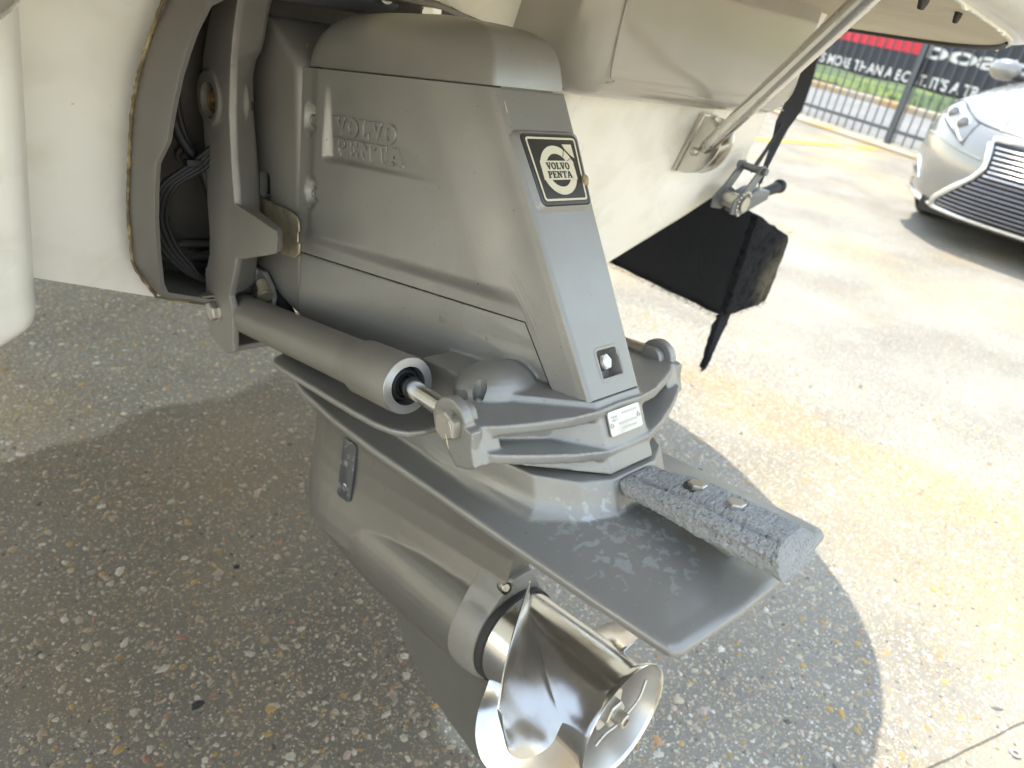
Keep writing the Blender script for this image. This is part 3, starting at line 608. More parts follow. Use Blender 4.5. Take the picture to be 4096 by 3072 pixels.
def bold(txt, h, width, depth):
    cu = bpy.data.curves.new('t', 'FONT'); cu.body = txt; cu.size = 1.0; cu.extrude = 0.0; cu.offset = 0.028
    o = bpy.data.objects.new('t', cu); C.objects.link(o); bpy.context.view_layer.update()
    me = bpy.data.meshes.new_from_object(o.evaluated_get(bpy.context.evaluated_depsgraph_get())); bpy.data.objects.remove(o); bpy.data.curves.remove(cu)
    xs = [v.co.x for v in me.vertices]; k = width/(max(xs)-min(xs)); x0 = min(xs)
    for v in me.vertices: v.co.x = (v.co.x-x0)*k; v.co.y *= h; v.co.z = 0
    return me
def place(name, me, O, ex, ey, mt, parent, smooth=30):
    ex = Vector(ex).normalized(); ey = Vector(ey); ey = (ey-ex*ey.dot(ex)).normalized(); ez = ex.cross(ey); O = Vector(O)
    for v in me.vertices: v.co = O + ex*v.co.x + ey*v.co.y + ez*v.co.z
    return link(name, me, mt, parent, smooth)

# ---- upper cover: side panels, rear face -------------------------------------------------
RKE = 0.58
def wr(z): return 0.0305 + 0.036*max(0, z)
def sideX(y, z): return wr(z) + 0.0045 + 0.158*(y - RKE*z)
def relief(y, z):
    o = 0.0058*sm(0.386, 0.366, y)*sm(0.080, 0.098, z)*sm(0.020, 0.085, y-RKE*z)      # raised main panel
    d = 0.0075*max(0, 1 - max(0, 0.353-y)/0.16 - max(0, z-0.175)/0.085)                                       # wedge recess around the lettering
    o -= d*sm(0.3555, 0.3495, y)*sm(0.1725, 0.1785, z)*sm(0.255, 0.235, z)
    for by, bz in ((0.381, 0.212), (0.374, 0.139)):
        q = math.hypot((y-by)/0.0125, (z-bz)/0.0185); o -= 0.0095*sm(1.0, 0.72, q)
    return o
def zbot(y):                                       # lower edge of the cover along its side
    if y > 0.088: return 0.0715
    if y > 0.050: return 0.0185 + (0.0715-0.0185)*(y-0.050)/0.038
    return 0.0185
def perim(z, zr, yf=0.400, n=96):
    """half contour at relative height; returns points from rear centre to front"""
    out = []
    return out
def cover():
    bm = bmesh.new(); NR, NC, NS, NV = 24, 6, 92, 130
    cols = []
    def col(fn, zb):
        return [fn(zb + (0.2597-zb)*(k/(NV-1))) for k in range(NV)]
    for i in range(NR): f = i/NR; cols.append(col(lambda z, f=f: (-f*wr(z), RKE*z, z), 0.0205))
    for i in range(NC+1):
        a = i/NC*math.pi/2
        cols.append(col(lambda z, a=a: (-(wr(z)+0.0048*math.sin(a)), RKE*z+0.0055*(1-math.cos(a)), z), 0.0205-0.002*i/NC))
    for i in range(1, NS+1):
        f = i/NS
        # y measured along the side: fixed fraction between the raked corner and the front edge
        def fn(z, f=f):
            y0 = RKE*z+0.0055; yf = 0.3985 - 0.006*sm(0.22, 0.2575, z)*0 ; y = y0+(yf-y0)*f
            return (-(sideX(y, z)+relief(y, z)), y, z)
        # lower limit for this column: find z where zbot(y(z)) = z
        zb = 0.02
        for _ in range(30):
            y = RKE*zb+0.0055 + (0.3985-RKE*zb-0.0055)*f; zb = zbot(y)*0.5+zb*0.5
        cols.append(col(fn, zb))
    cols.append([(x*0.80, y+0.0008, z) for x, y, z in cols[-1]])
    full = [[(-x, y, z) for x, y, z in c] for c in cols[:0:-1]] + cols
    R = [[bm.verts.new(p) for p in c] for c in full]
    for a, b in zip(R, R[1:]):
        for k in range(NV-1): bm.faces.new((a[k], b[k], b[k+1], a[k+1]))
    bmesh.ops.remove_doubles(bm, verts=bm.verts, dist=1e-6)
    bmesh.ops.recalc_face_normals(bm, faces=bm.faces)
    # inner lip along the lower and upper edge so the cover reads as a shell
    ed = [e for e in bm.edges if e.is_boundary]; r = bmesh.ops.extrude_edge_only(bm, edges=ed)
    for v in [g for g in r['geom'] if isinstance(g, bmesh.types.BMVert)]:
        v.co.x *= 0.90; v.co.y += (0.20-v.co.y)*0.03
    o = bmobj('upper_cover', bm, paint, drive, 60); return o
cov = cover()
# square pocket low on the rear face with its bolt
bm = bmesh.new(); q = Vector((0.003, RKE*0.044, 0.044)); ex = Vector((1, 0, 0)); ey = Vector((0, RKE, 1)).normalized(); ez = ex.cross(ey)
poly = []
for cxn, cyn, a0 in ((1, 1, 0), (-1, 1, 90), (-1, -1, 180), (1, -1, 270)):
    for k in range(5):
        t = math.radians(a0+22.5*k); poly.append((cxn*0.0105+0.0045*math.cos(t), cyn*0.0090+0.0045*math.sin(t)))
A = [bm.verts.new(q+ex*a*1.02+ey*b*1.02+ez*0.01) for a, b in poly]; B_ = [bm.verts.new(q+ex*a*0.9+ey*b*0.9-ez*0.016) for a, b in poly]
bm.faces.new(A); bm.faces.new(B_[::-1])
for i in range(len(A)): bm.faces.new((A[i], B_[i], B_[(i+1) % len(A)], A[(i+1) % len(A)]))
bm.free(); bm = bmesh.new(); bm.from_mesh(cov.data)
kill = [f for f in bm.faces if abs(f.calc_center_median().x-q.x) < 0.0138 and abs(f.calc_center_median().z-q.z) < 0.0112 and abs(f.calc_center_median().y-RKE*f.calc_center_median().z) < 0.003]
bmesh.ops.delete(bm, geom=kill, context='FACES'); bm.to_mesh(cov.data); bm.free()
bm = bmesh.new()
loft(bm, [[q+ex*a*1.16+ey*b*1.20+ez*0.0001 for a, b in poly], [q+ex*a*1.08+ey*b*1.10+ez*0.0007 for a, b in poly], [q+ex*a*0.99+ey*b*0.99+ez*0.0002 for a, b in poly], [q+ex*a*0.93+ey*b*0.93-ez*0.0035 for a, b in poly], [q+ex*a*0.88+ey*b*0.88-ez*0.0140 for a, b in poly]], cap=False)
bm.faces.new([bm.verts.new(q+ex*a*0.88+ey*b*0.88-ez*0.0140) for a, b in poly])
bmobj('bolt_pocket', bm, paint, cov, 40)
hexbolt('cover_bolt', q-ez*0.0135+ey*0.002-ex*0.002, ez, 0.0082, 0.0125, boltsteel, cov, washer=0.0098)
for by, bz in ((0.381, 0.212), (0.374, 0.139)):
    for sg in (-1, 1):
        bm = bmesh.new(); X = sideX(by, bz)-0.0050
        lathe(bm, [(0, 0.0062), (0.0050, 0.0062), (0.0058, 0.0054), (0.0058, 0.0042), (0.0050, 0.0040), (0.0050, 0)], (sg*X, by-0.0015, bz-0.002), (sg, -0.15, 0), 24); bmobj('cover_screw', bm, boltsteel, cov, 40)
# lettering cast into both sides
for sg in (-1, 1):
    for txt, yl, yr, zb, h in (('VOLVO', 0.3445, 0.2525, 0.2010, 0.0168), ('PENTA', 0.3450, 0.2420, 0.1815, 0.0160)):
        L = yl-yr; me = word(txt, h, L, 0.0019, 0.0005)
        for v in me.vertices:
            y = (yl-v.co.x) if sg < 0 else (yr+v.co.x); z = zb+v.co.y; v.co = Vector((sg*(sideX(y, z)+relief(y, z)+v.co.z), y, z))
        if sg < 0 or True: link('cast_lettering', me, paint, cov, 25)
# thin dark gasket showing along the lower edge of the cover
for sg in (-1, 1):
    P = [(.398-.31*i/40, .0708) for i in range(41)]+[(.088-.038*i/10, .0708-.053*i/10) for i in range(1, 11)]+[(.050-.033*i/8, .0178+.0012*i/8) for i in range(1, 9)]
    bm = bmesh.new(); tube(bm, [(sg*(sideX(y, z)-.0006), y, z) for y, z in P], .0010, 6); bmobj('cover_gasket', bm, dark, cov, 60)
# ---- top cap
SL = [(.2612, .1530, .4060, .0405, .0780), (.270, .1545, .4045, .0402, .0768), (.280, .1570, .4015, .0395, .0748), (.289, .1605, .3975, .0382, .0715), (.297, .1660, .3920, .0358, .0668), (.304, .1750, .3860, .0320, .0598), (.310, .1930, .3790, .0265, .0500), (.3145, .2220, .3710, .0195, .0370), (.318, .2600, .3580, .0100, .0200), (.3193, .2850, .3350, .0020, .0050)]
bm = bmesh.new(); rings = []
SLs = []
for i in range(len(SL)-1):
    for k in range(4 if i else 3):
        t = k/4 if i else k/3; p0, p1, p2, p3 = SL[max(i-1, 0)], SL[i], SL[i+1], SL[min(i+2, len(SL)-1)]
        SLs.append([0.5*((2*p1[j])+(p2[j]-p0[j])*t+(2*p0[j]-5*p1[j]+4*p2[j]-p3[j])*t*t+(3*p1[j]-p0[j]-3*p2[j]+p3[j])*t**3) for j in range(5)])
SLs.append(SL[-1])
for z, y0, y1, w0, w1 in SLs:
    h = []
    for i in range(6): h.append((w0*i/6, y0))
    for i in range(6): a = i/6*math.pi/2; h.append((w0+0.004*math.sin(a)*w0/.04, y0+0.006*(1-math.cos(a))))
    for i in range(1, 17): f = i/17; h.append((w0+0.004*w0/.04+(w1-w0-0.004*w0/.04)*f**0.96, y0+0.006+(y1-0.016-y0-0.006)*f))
    for i in range(7): a = i/6*math.pi/2; h.append((w1-0.014*min(1, w1/.05)*(1-math.cos(a)), y1-0.016+0.016*math.sin(a)))
    for i in range(1, 5): h.append(((w1-0.014*min(1, w1/.05))*(1-i/5), y1))
    rings.append([(-x, y, z) for x, y in h] + [(x, y, z) for x, y in h[:0:-1]])
loft(bm, rings); cap_ = bmobj('top_cap', bm, paint, drive, 50)
bm = bmesh.new(); lathe(bm, [(-0.004, 0.0150), (0.0012, 0.0150), (0.0012, 0.0135)], (0, 0.300, 0.3172), (0, -0.03, 1), 24); bmobj('plug_seat', bm, dark, cap_, 40)
hexbolt('oil_plug', (0, 0.300, 0.3180), (0, -0.03, 1), 0.0108, 0.0075, boltsteel, cap_, dome=False)
o = [c for c in cap_.children if c.name.startswith('oil_plug')][0]
bm = bmesh.new(); box(bm, -0.02, 0.02, 0.2985, 0.3015, 0.3222, 0.34); cut(o, bm)
# core that closes the slit between cap and cover
bm = bmesh.new(); rings = []
for z in (0.235, 0.250, 0.268):
    h = [(0, RKE*0.25+0.012), (0.033, RKE*0.25+0.012), (0.068, 0.388), (0, 0.392)]
    rings.append([(-x, y, z) for x, y in h]+[(x, y, z) for x, y in h[-2:0:-1]])
loft(bm, rings); bmobj('gear_housing', bm, paint_dark, drive, 30)

# ---- badge on the rear face ----------------------------------------------------------------
bz = 0.1965; bo = Vector((0.0, RKE*bz, bz)); ex = Vector((1, 0, 0)); ey = Vector((0, RKE, 1)).normalized(); ez = ex.cross(ey)   # ez points aft
def rrect(w, h, r, sk=0.0, n=5):
    out = []
    for cxn, cyn, a0 in ((1, 1, 0), (-1, 1, 90), (-1, -1, 180), (1, -1, 270)):
        for k in range(n):
            t = math.radians(a0+90*k/(n-1)); y = cyn*(h-r)+r*math.sin(t); out.append(((cxn*(w-r)+r*math.cos(t))*(1+sk*y/h), y))
    return out
def b3(p, d): return bo+ex*p[0]+ey*p[1]+ez*d
TP = 0.075                                         # badge is a little wider at its top
badge = empty('badge'); badge.parent = drive
bm = bmesh.new()
R0, R1, R2, R3 = rrect(.0405, .0385, .008, TP), rrect(.0365, .0345, .006, TP), rrect(.0335, .0320, .005, TP), rrect(.0318, .0305, .004, TP)
loft(bm, [[b3(p, -0.002) for p in R0], [b3(p, 0.0035) for p in R1], [b3(p, 0.0045) for p in rrect(.0350, .0332, .006, TP)], [b3(p, 0.0030) for p in R2], [b3(p, -0.001) for p in R2]], cap=False)
bmobj('raised_surround', bm, paint, badge, 60)
bm = bmesh.new(); loft(bm, [[b3(p, -0.001) for p in R2], [b3(p, 0.0040) for p in R2], [b3(p, 0.0050) for p in rrect(.0325, .0310, .0045, TP)]]); bmobj('badge_plate', bm, badgeblk, badge, 40)
def bflat(name, loops, d, mt): 
    me = flat(loops, 0.00012); return place(name, me, b3((0, 0), d), ex, ey, mt, badge, 30)
bflat('border_line', [rrect(.0300, .0286, .003, TP), rrect(.0282, .0268, .002, TP)], 0.00525, ivory)
circ = lambda r, a0=0, a1=360, n=48: [(r*math.cos(math.radians(a0+(a1-a0)*i/n)), -0.0012+r*math.sin(math.radians(a0+(a1-a0)*i/n))) for i in range(n+(0 if a1-a0 >= 360 else 1))]
Ro, Ri = 0.0222, 0.0150
bflat('ring_logo', [circ(Ro, 22, 158)+circ(Ri, 158-8, 22+8)], 0.00525, ivory)
bflat('ring_logo', [circ(Ro, 202, 338)+circ(Ri, 338-8, 202+8)], 0.00525, ivory)
bflat('arrow_logo', [[(0.0125, 0.0225), (0.0248, 0.0225), (0.0248, 0.0100), (0.0203, 0.0128), (0.0150, 0.0180)]], 0.00530, ivory)
for pa, pb in (((0.0098, 0.0112), (0.0122, 0.0168)), ((0.0138, 0.0072), (0.0200, 0.0100))):
    v = Vector((pb[0]-pa[0], pb[1]-pa[1])); nn = Vector((-v.y, v.x)).normalized()*0.0003
    bflat('arrow_seam', [[(pa[0]+nn.x, pa[1]+nn.y), (pb[0]+nn.x, pb[1]+nn.y), (pb[0]-nn.x, pb[1]-nn.y), (pa[0]-nn.x, pa[1]-nn.y)]], 0.00560, badgeblk)
bflat('name_band', [[(-.0216, -.0098), (.0216, -.0098), (.0216, .0074), (-.0216, .0074)]], 0.00525, ivory)
for txt, yb, wd in (('VOLVO', -0.0005, 0.0305), ('PENTA', -0.0083, 0.0315)):
    me = word(txt, 0.0062, wd, 0.00012); place('badge_lettering', me, b3((-wd/2, yb), 0.00560), ex, ey, badgeblk, badge, 30)
# ---- snail shell clinging to the badge edge: its own thing
sn = empty('snail_shell', MD @ Matrix.Translation(b3((.0300, -.0120), 0.006)), 'tiny brown snail shell on the right edge of the rear badge', 'snail shell')
bm = bmesh.new(); lathe(bm, [(-0.0055, 0.0003), (-0.0048, 0.0018), (-0.003, 0.0030), (0, 0.0036), (0.003, 0.0030), (0.005, 0.0018), (0.0062, 0.0004)], (0, 0, 0.001), (0.42, -0.1, -1), 16); bmobj('shell', bm, shellm, sn, 60)

# ---- bell housing ahead of the cover ------------------------------------------------------
bm = bmesh.new(); prism(bm, [(.3985, -.012), (.3985, .2625), (.407, .268), (.470, .308), (.525, .305), (.565, .25), (.565, .05), (.47, .004)], 0, -0.089, 0.089)
bell = bmobj('bell_housing', bm, paint_dark, drive, 40, bevel=0.010, seg=4)
bm = bmesh.new(); prism(bm, [(a+.478, b+.1285) for a, b in rrect(.0125, .0165, .007)], 0, -0.13, -0.055); cut(bell, bm)
bell.data.polygons.foreach_set('use_smooth', [True]*len(bell.data.polygons)); bell.data.set_sharp_from_angle(angle=math.radians(30))
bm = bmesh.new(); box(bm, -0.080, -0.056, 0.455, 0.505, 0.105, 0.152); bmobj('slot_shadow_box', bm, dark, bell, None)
bm = bmesh.new(); tube(bm, [(-0.082, 0.470, 0.113), (-0.084, 0.480, 0.117), (-0.082, 0.487, 0.115)], 0.0022, 8); bmobj('cable_clip', bm, boltsteel, bell, 60)

# ---- intermediate housing: lower half of the leg with steering wings and splash plate ------
bm = bmesh.new()
def plan(z, off, yf):
    r = (RKE if z > 0 else 0.45)*z
    return [(-(wr(z)-off), r+off), (-(sideX(0.16, max(z, 0.01))-off), 0.16), (-(sideX(0.40, max(z, 0.02))-off), yf)], r
rings = []
for z, off in ((-0.040, 0.004), (0.0, 0.003), (0.0190, 0.0034), (0.0200, 0.0036), (0.045, 0.0036), (0.0690, 0.0036)):
    h, r = plan(z, off, 0.3975)
    if z > 0.0195: h[0] = (-0.028, r+0.024)
    h = [(-0.0001, h[0][1])]+h+[(-0.0001, 0.3975)]
    rings.append([(x, y, z) for x, y in h]+[(-x, y, z) for x, y in h[::-1]])
loft(bm, rings)
# rear block under the cover, splaying out at 45 degrees
blk = [(.0305, -.0005), (.088, .060), (.092, .16), (.0, .16)]
rings = []
for z, dy, e in ((-0.0380, -0.0185, 0.0), (-0.018, -0.008, 0.0), (0.0, 0.0005, 0.0005), (0.0195, 0.0105, 0.0010)):
    h = [(0.0, dy)]+[(x+e, y+dy) for x, y in blk]
    rings.append([(-x, y, z) for x, y in h]+[(x, y, z) for x, y in h[-2:0:-1]])
loft(bm, rings)
for sg in (-1, 1):
    up = [(0.0, .004), (.030, .003), (.060, .008), (.095, .020), (.120, .031), (.1345, .0400), (.1355, .052), (.128, .075), (.112, .098), (.085, .118), (.0, .13)]
    lo = [(0.0, -.011), (.030, -.012), (.060, -.005), (.095, .008), (.120, .019), (.1335, .0265), (.136, .036), (.130, .062), (.108, .085), (.080, .105), (.0, .12)]
    def ribs(pts, zi, zo, th):
        A = [(sg*x, y, zi+(zo-zi)*x/.135-th/2) for x, y in pts]; B2 = [(sg*x, y, zi+(zo-zi)*x/.135+th/2) for x, y in pts]
        loft(bm, [A, B2])
    ribs(up, 0.0100, 0.0075, 0.0095); ribs(lo, -0.0255, -0.0115, 0.0090)
    # web between the ribs, set back
    prism(bm, [(sg*x, y) for x, y in ((0, .02), (.034, .020), (.062, .028), (.100, .042), (.122, .052), (.122, .09), (.0, .10))], 2, -0.022, 0.008)
    ear = [(.0640+.0205*math.cos(t), .0100+.0205*math.sin(t)) for t in [math.radians(-35+200*k/14) for k in range(15)]][::-1]
    prism(bm, ear+[(.052, -.026), (.036, -.0215), (.0300, -.0165), (.0345, -.004), (.0360, .0115), (.046, .0125)][::1], 0, sg*.1475, sg*.1375)
    prism(bm, [(.084, .004), (.086, -.012), (.060, -.026), (.034, -.0205), (.0275, -.0165), (.0395, .0125), (.060, .0130)], 0, sg*.1385, sg*.1180)
    prism(bm, [(.105, .004), (.086, -.020), (.060, -.024), (.060, .0130), (.090, .0125)], 0, sg*.1240, sg*.1000)
    ball(bm, (sg*0.070, 0.092, 0.0120), 0.026, 1.6, 1.25, 0.95)                                                     # swelling above the wing
    # splash plate
    spl = [(0, .375), (.100, .372), (.128, .366), (.146, .357), (.154, .343), (.1545, .32), (.151, .20), (.148, .165), (.143, .146), (.134, .133), (.118, .128), (.098, .128), (.06, .11), (0, .11)]
    prism(bm, [(sg*x, y) for x, y in spl], 2, -0.0385, -0.0318)
# fillet skirt between leg side and splash plate
rings = []
for z, e in ((-0.037, 0.030), (-0.030, 0.016), (-0.018, 0.006), (-0.004, 0.0)):
    h = [(0, .08), (.055+e, .10), (.068+e, .20), (.088+e*0.7, .375), (0, .39)]
    rings.append([(-x, y, z) for x, y in h]+[(x, y, z) for x, y in h[-2:0:-1]])
loft(bm, rings)
mid = bmobj('intermediate_housing', bm, mid_paint, drive, 180); fuse(mid, 0.0015, 3)
bm = bmesh.new(); lathe(bm, [(-0.0045, 0.0125), (0.05, 0.0125)], (-0.1215, 0.0900, 0.010), (0, -0.1, 1), 28); cut(mid, bm)     # rod clearance
bm = bmesh.new(); lathe(bm, [(-0.004, 0.0062), (0.05, 0.0062)], (-0.102, 0.079, 0.013), (0, 0, 1), 20); cut(mid, bm)
mid.data.polygons.foreach_set('use_smooth', [True]*len(mid.data.polygons)); mid.data.set_sharp_from_angle(angle=math.radians(55))
bm = bmesh.new(); lathe(bm, [(0, 0.004), (0.0035, 0.004), (0.0045, 0.003), (0.0045, 0)], (-0.102, 0.079, 0.0085), (0, 0, 1), 16); bmobj('grub_screw', bm, boltsteel, mid, 40)
# name plate riveted to the rear of the block
no = Vector((0.001, -0.0003, -0.0005)); n_x = Vector((1, 0, 0)); n_y = Vector((0, 0.47, 1)).normalized(); n_z = n_x.cross(n_y)
me = flat([rrect(.0225, .0108, .0022)], 0.0007, 0.0001); npl = place('name_plate', me, no+n_z*0.0016, n_x, n_y, tagmetal, drive, 30)
for a, b in ((-.0192, -.0015), (.0192, .0005)):
    bm = bmesh.new(); lathe(bm, [(0, .0021), (.0009, .0021), (.0013, .0015), (.0013, .0008), (.0004, .0006), (.0004, 0)], no+n_x*a+n_y*b+n_z*0.0022, n_z, 18); bmobj('rivet', bm, boltsteel, npl, 50)
faint = mat('plate_print', (0.46, 0.45, 0.43), 0.5, 0.6)
for txt, a, b, h, wd in (('VOLVO', -.0190, .0042, .0022, .0085), ('PENTA', -.0190, .0015, .0020, .0085)):
    me = word(txt, h, wd, 0.00008); place('plate_lettering', me, no+n_x*a+n_y*b+n_z*0.00245, n_x, n_y, faint, npl, 30)
for a, b, wd in ((-.004, .0056, .022), (-.010, -.0028, .026), (-.006, -.0075, .020)):
    me = flat([[(0, 0), (wd, 0), (wd, .0019), (0, .0019)]], 0.00008); place('plate_field', me, no+n_x*a+n_y*b+n_z*0.00245, n_x, n_y, faint, npl, 30)

# ---- lower gearcase: anti-ventilation plate, strut, torpedo and skeg, one casting ----------
bm = bmesh.new()
hp_ = [(0, .455), (.05, .447), (.085, .425), (.104, .395), (.113, .36), (.121, .28), (.1245, .20), (.1250, .05), (.1245, -.08), (.1235, -.138), (.1225, -.1520), (.1150, -.1570), (.085, -.1595), (.045, -.1620), (0, -.1630)]
def fullplan(h, z, f=1.0, yc=0.15): return [(-x*f, yc+(y-yc)*f, z) for x, y in h]+[(x*f, yc+(y-yc)*f, z) for x, y in h[-2:0:-1]]
def crown(x, y): return 0.0135*max(0, 1-(x/0.122)**2)**1.3*sm(-0.165, -0.05, y)
def cplan(z, f): return [(x, y, z+crown(x, y)) for x, y, _ in fullplan(hp_, 0, f)]
loft(bm, [cplan(-0.0905, f) for f in (0.06, 0.25, 0.45, 0.65, 0.82, 0.94, 0.985)]+[cplan(-0.0875, 1), cplan(-0.0835, 1)]+[cplan(-0.0808, f) for f in (0.985, 0.94, 0.82, 0.65, 0.45, 0.25, 0.06)])
# flange the intermediate housing sits on
rings = []
for z, e, dy in ((-0.0820, 0.022, -0.034), (-0.0750, 0.0125, -0.0325), (-0.0690, 0.0060, -0.0305), (-0.0630, 0.0030, -0.0290), (-0.0580, 0.0022, -0.0275), (-0.0405, 0.0020, -0.0205)):
    h = [(0, dy-e*0.8), (.030+e*0.8, dy-e*0.8), (.057+e, .012+dy), (.082+e, .046+dy), (.092+e*.6, .085), (.096, .16), (.092, .30), (0.05, .42), (0, .43)]
    rings.append([(-x, y, z) for x, y in h]+[(x, y, z) for x, y in h[-2:0:-1]])
loft(bm, rings)
def foil(z, yf, yr, t, tr=0.011, n=20):
    h = []
    for i in range(n+1):
        f = i/n; a = (1-math.cos(math.pi*f))/2; y = yf+(yr-yf)*a
        x = t*(2.9*(0.2969*math.sqrt(a)-0.1260*a-0.3516*a*a+0.2843*a**3-0.0650*a**4)*1.7/0.495) if a < 0.55 else None
        if x is None:
            a0 = 0.55; x0 = t*(2.9*(0.2969*math.sqrt(a0)-0.1260*a0-0.3516*a0*a0+0.2843*a0**3-0.0650*a0**4)*1.7/0.495); x = x0+(tr-x0)*((a-a0)/(1-a0))
        h.append((x, y))
    return [(-x, y, z) for x, y in h]+[(x, y, z) for x, y in h[-2:0:-1]]
loft(bm, [foil(-0.082, .500, .084, .046), foil(-0.10, .502, .088, .038), foil(-0.14, .504, .092, .034), foil(-0.18, .505, .096, .034), foil(-0.205, .506, .097, .037, .013), foil(-0.23, .506, .098, .042, .019), foil(-0.25, .506, .100, .048, .028), foil(-0.27, .505, .108, .055, .040), foil(-0.29, .502, .112, .061, .053), foil(-0.31, .496, .115, .0645, .06)])
AX = -0.308
lathe(bm, [(-.500, .004), (-.494, .016), (-.478, .031), (-.45, .044), (-.40, .055), (-.32, .063), (-.22, .0655), (-.15, .0640), (-.134, .0630)], (0, 0, AX), (0, -1, 0), 48)
sk = [(.335, -.350), (.300, -.432), (.275, -.463), (.235, -.492), (.185, -.512), (.135, -.527), (.100, -.530), (.088, -.520), (.110, -.42), (.125, -.350)]
prism(bm, sk, 0, -0.0055, 0.0055)
prism(bm, [(y, z) for y, z in [(.33, -.345), (.29, -.395), (.125, -.395), (.125, -.345)]], 0, -0.012, 0.012)
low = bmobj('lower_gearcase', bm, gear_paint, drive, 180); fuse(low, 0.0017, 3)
# stamped letter on the flange
me = bold('B', 0.0095, 0.0055, 0); me2 = me
for v in me.vertices: v.co.z = 0
place('stamped_letter', me, Vector((-0.006, -0.0300, -0.0640)), (1, 0, 0), (0, 0.36, 1), paint_dark, low, 30)
# bearing carrier between gearcase and propeller
bm = bmesh.new(); lathe(bm, [(-.137, .0640), (-.125, .0640), (-.108, .0625), (-.099, .0600), (-.099, .050)], (0, 0, AX), (0, -1, 0), 56)
loft(bm, [[(-w_, .137, z), (w_, .137, z), (w_*.85, y1, z), (-w_*.85, y1, z)] for w_, y1, z in ((.060, .1005, -.300), (.050, .0995, -.268), (.036, .0955, -.247), (.024, .0925, -.233), (.0165, .0910, -.2245))])
car_ = bmobj('bearing_carrier', bm, paint_dark, drive, 180); fuse(car_, 0.0014, 10)
bm = bmesh.new(); lathe(bm, [(-0.01, .0072), (.05, .0072)], (-.0195, .098, -.2365), (-.25, -1, .35), 20); cut(car_, bm)
car_.data.polygons.foreach_set('use_smooth', [True]*len(car_.data.polygons)); car_.data.set_sharp_from_angle(angle=math.radians(50))
bm = bmesh.new(); lathe(bm, [(0, .005), (.004, .005), (.005, .004), (.005, 0)], (-.0185, .1015, -.2375), (-.25, -1, .35), 16); bmobj('carrier_screw', bm, boltsteel, car_, 40)
bm = bmesh.new(); lathe(bm, [(-.104, .0575), (-.090, .0575)], (0, 0, AX), (0, -1, 0), 48); bmobj('exhaust_gap', bm, dark, car_, 60)
# water pickup plates on the strut
pick = mat('pickup_plate', (0.085, 0.088, 0.092), 0.5, 0.4, [(120, 0.4, 0.002)], [(70, (0.22, 0.24, 0.26), 0.55, 0.66)])
def strutx(y, z):
    best = 0.034
    return best
from mathutils.bvhtree import BVHTree
bvh = BVHTree.FromPolygons([v.co.copy() for v in low.data.vertices], [tuple(p.vertices) for p in low.data.polygons])
for sg in (-1, 1):
    bm = bmesh.new(); pr_ = rrect(.0150, .0385, .006)
    def sp_(p, d):
        y = .3745-p[0]+0.10*p[1]; z = -.2130+p[1]; hit = bvh.ray_cast(Vector((sg*.2, y, z)), Vector((-sg, 0, 0)))[0]; x = abs(hit.x) if hit else .034
        return (sg*(x+d), y, z)
    loft(bm, [[sp_(p, -.004) for p in pr_], [sp_(p, .0022) for p in pr_], [sp_((p[0]*.93, p[1]*.97), .0030) for p in pr_]])
    wp = bmobj('water_pickup', bm, pick, low, 40)
    for pz in (.007, -.022):
        bm = bmesh.new(); c = Vector(sp_((0.001, pz), .0030)); lathe(bm, [(-.001, .0044), (.0008, .0044), (.0014, .0034), (.0006, .0020), (.0006, 0)], c, (sg, 0, 0), 18); bmobj('pickup_screw', bm, boltsteel, low, 50)

# ---- zinc anode bar on top of the plate
bm = bmesh.new(); rings = []
NY = 120
for i in range(NY+1):
    y = -0.0255-0.154*i/NY; f = i/NY
    e = min(1, f/0.05)**0.5
    ring = []
    for k in range(56):
        a = 2*math.pi*k/56; cx_ = math.cos(a); sz_ = math.sin(a)
        x = 0.0305*math.copysign(abs(cx_)**0.42, cx_); z = 0.0135*math.copysign(abs(sz_)**0.50, sz_)
        if sz_ > 0: z = z*(1-0.42*sm(0.016, 0.0305, abs(x)))
        zz = z*(0.45+0.55*e)
        tp = 0.62+0.38*sm(0.0, 0.45, f); zz = -0.0135*(0.45+0.55*e)+(zz+0.0135*(0.45+0.55*e))*tp
        ring.append((x*(0.84+0.05*e+0.11*sm(0, 0.6, f)), y+(zz+0.0135)*0.45*sm(0.90, 1.0, f), -0.0420+zz))
    rings.append(ring)
loft(bm, rings)
for v in bm.verts:
    q = v.co; d = 0.0008*mnoise.noise((q.x*160, q.y*40, q.z*160)) + 0.0008*mnoise.noise(q*320)
    if q.z > -0.042: d += -0.0026*sm(0.0, 0.4, mnoise.noise((q.x*170, q.y*5, 4.0))) - 0.0011*sm(0.1, 0.5, mnoise.noise(q*420))
    v.co += Vector((q.x*12, 0, (q.z+0.042)*30)).normalized()*d*1.5
an = bmobj('zinc_anode', bm, zinc, drive, 48)
bm = bmesh.new(); prism(bm, [(.002, -.078), (.022, -.078), (.022, -.124), (.002, -.124)], 2, -0.083, -0.050); bmobj('anode_mount', bm, paint_dark, an, 30, bevel=0.004)
for y in (-0.083, -0.1185):
    bm = bmesh.new(); lathe(bm, [(-0.004, 0.0115), (0.0003, 0.0115), (0.0006, 0.009)], (0.001, y, -0.0296), (0, 0, 1), 24); bmobj('bolt_recess', bm, dark, an, 60)
    hexbolt('anode_bolt', (0.001, y, -0.0303), (0, 0, 1), 0.0082, 0.0048, boltsteel, an)

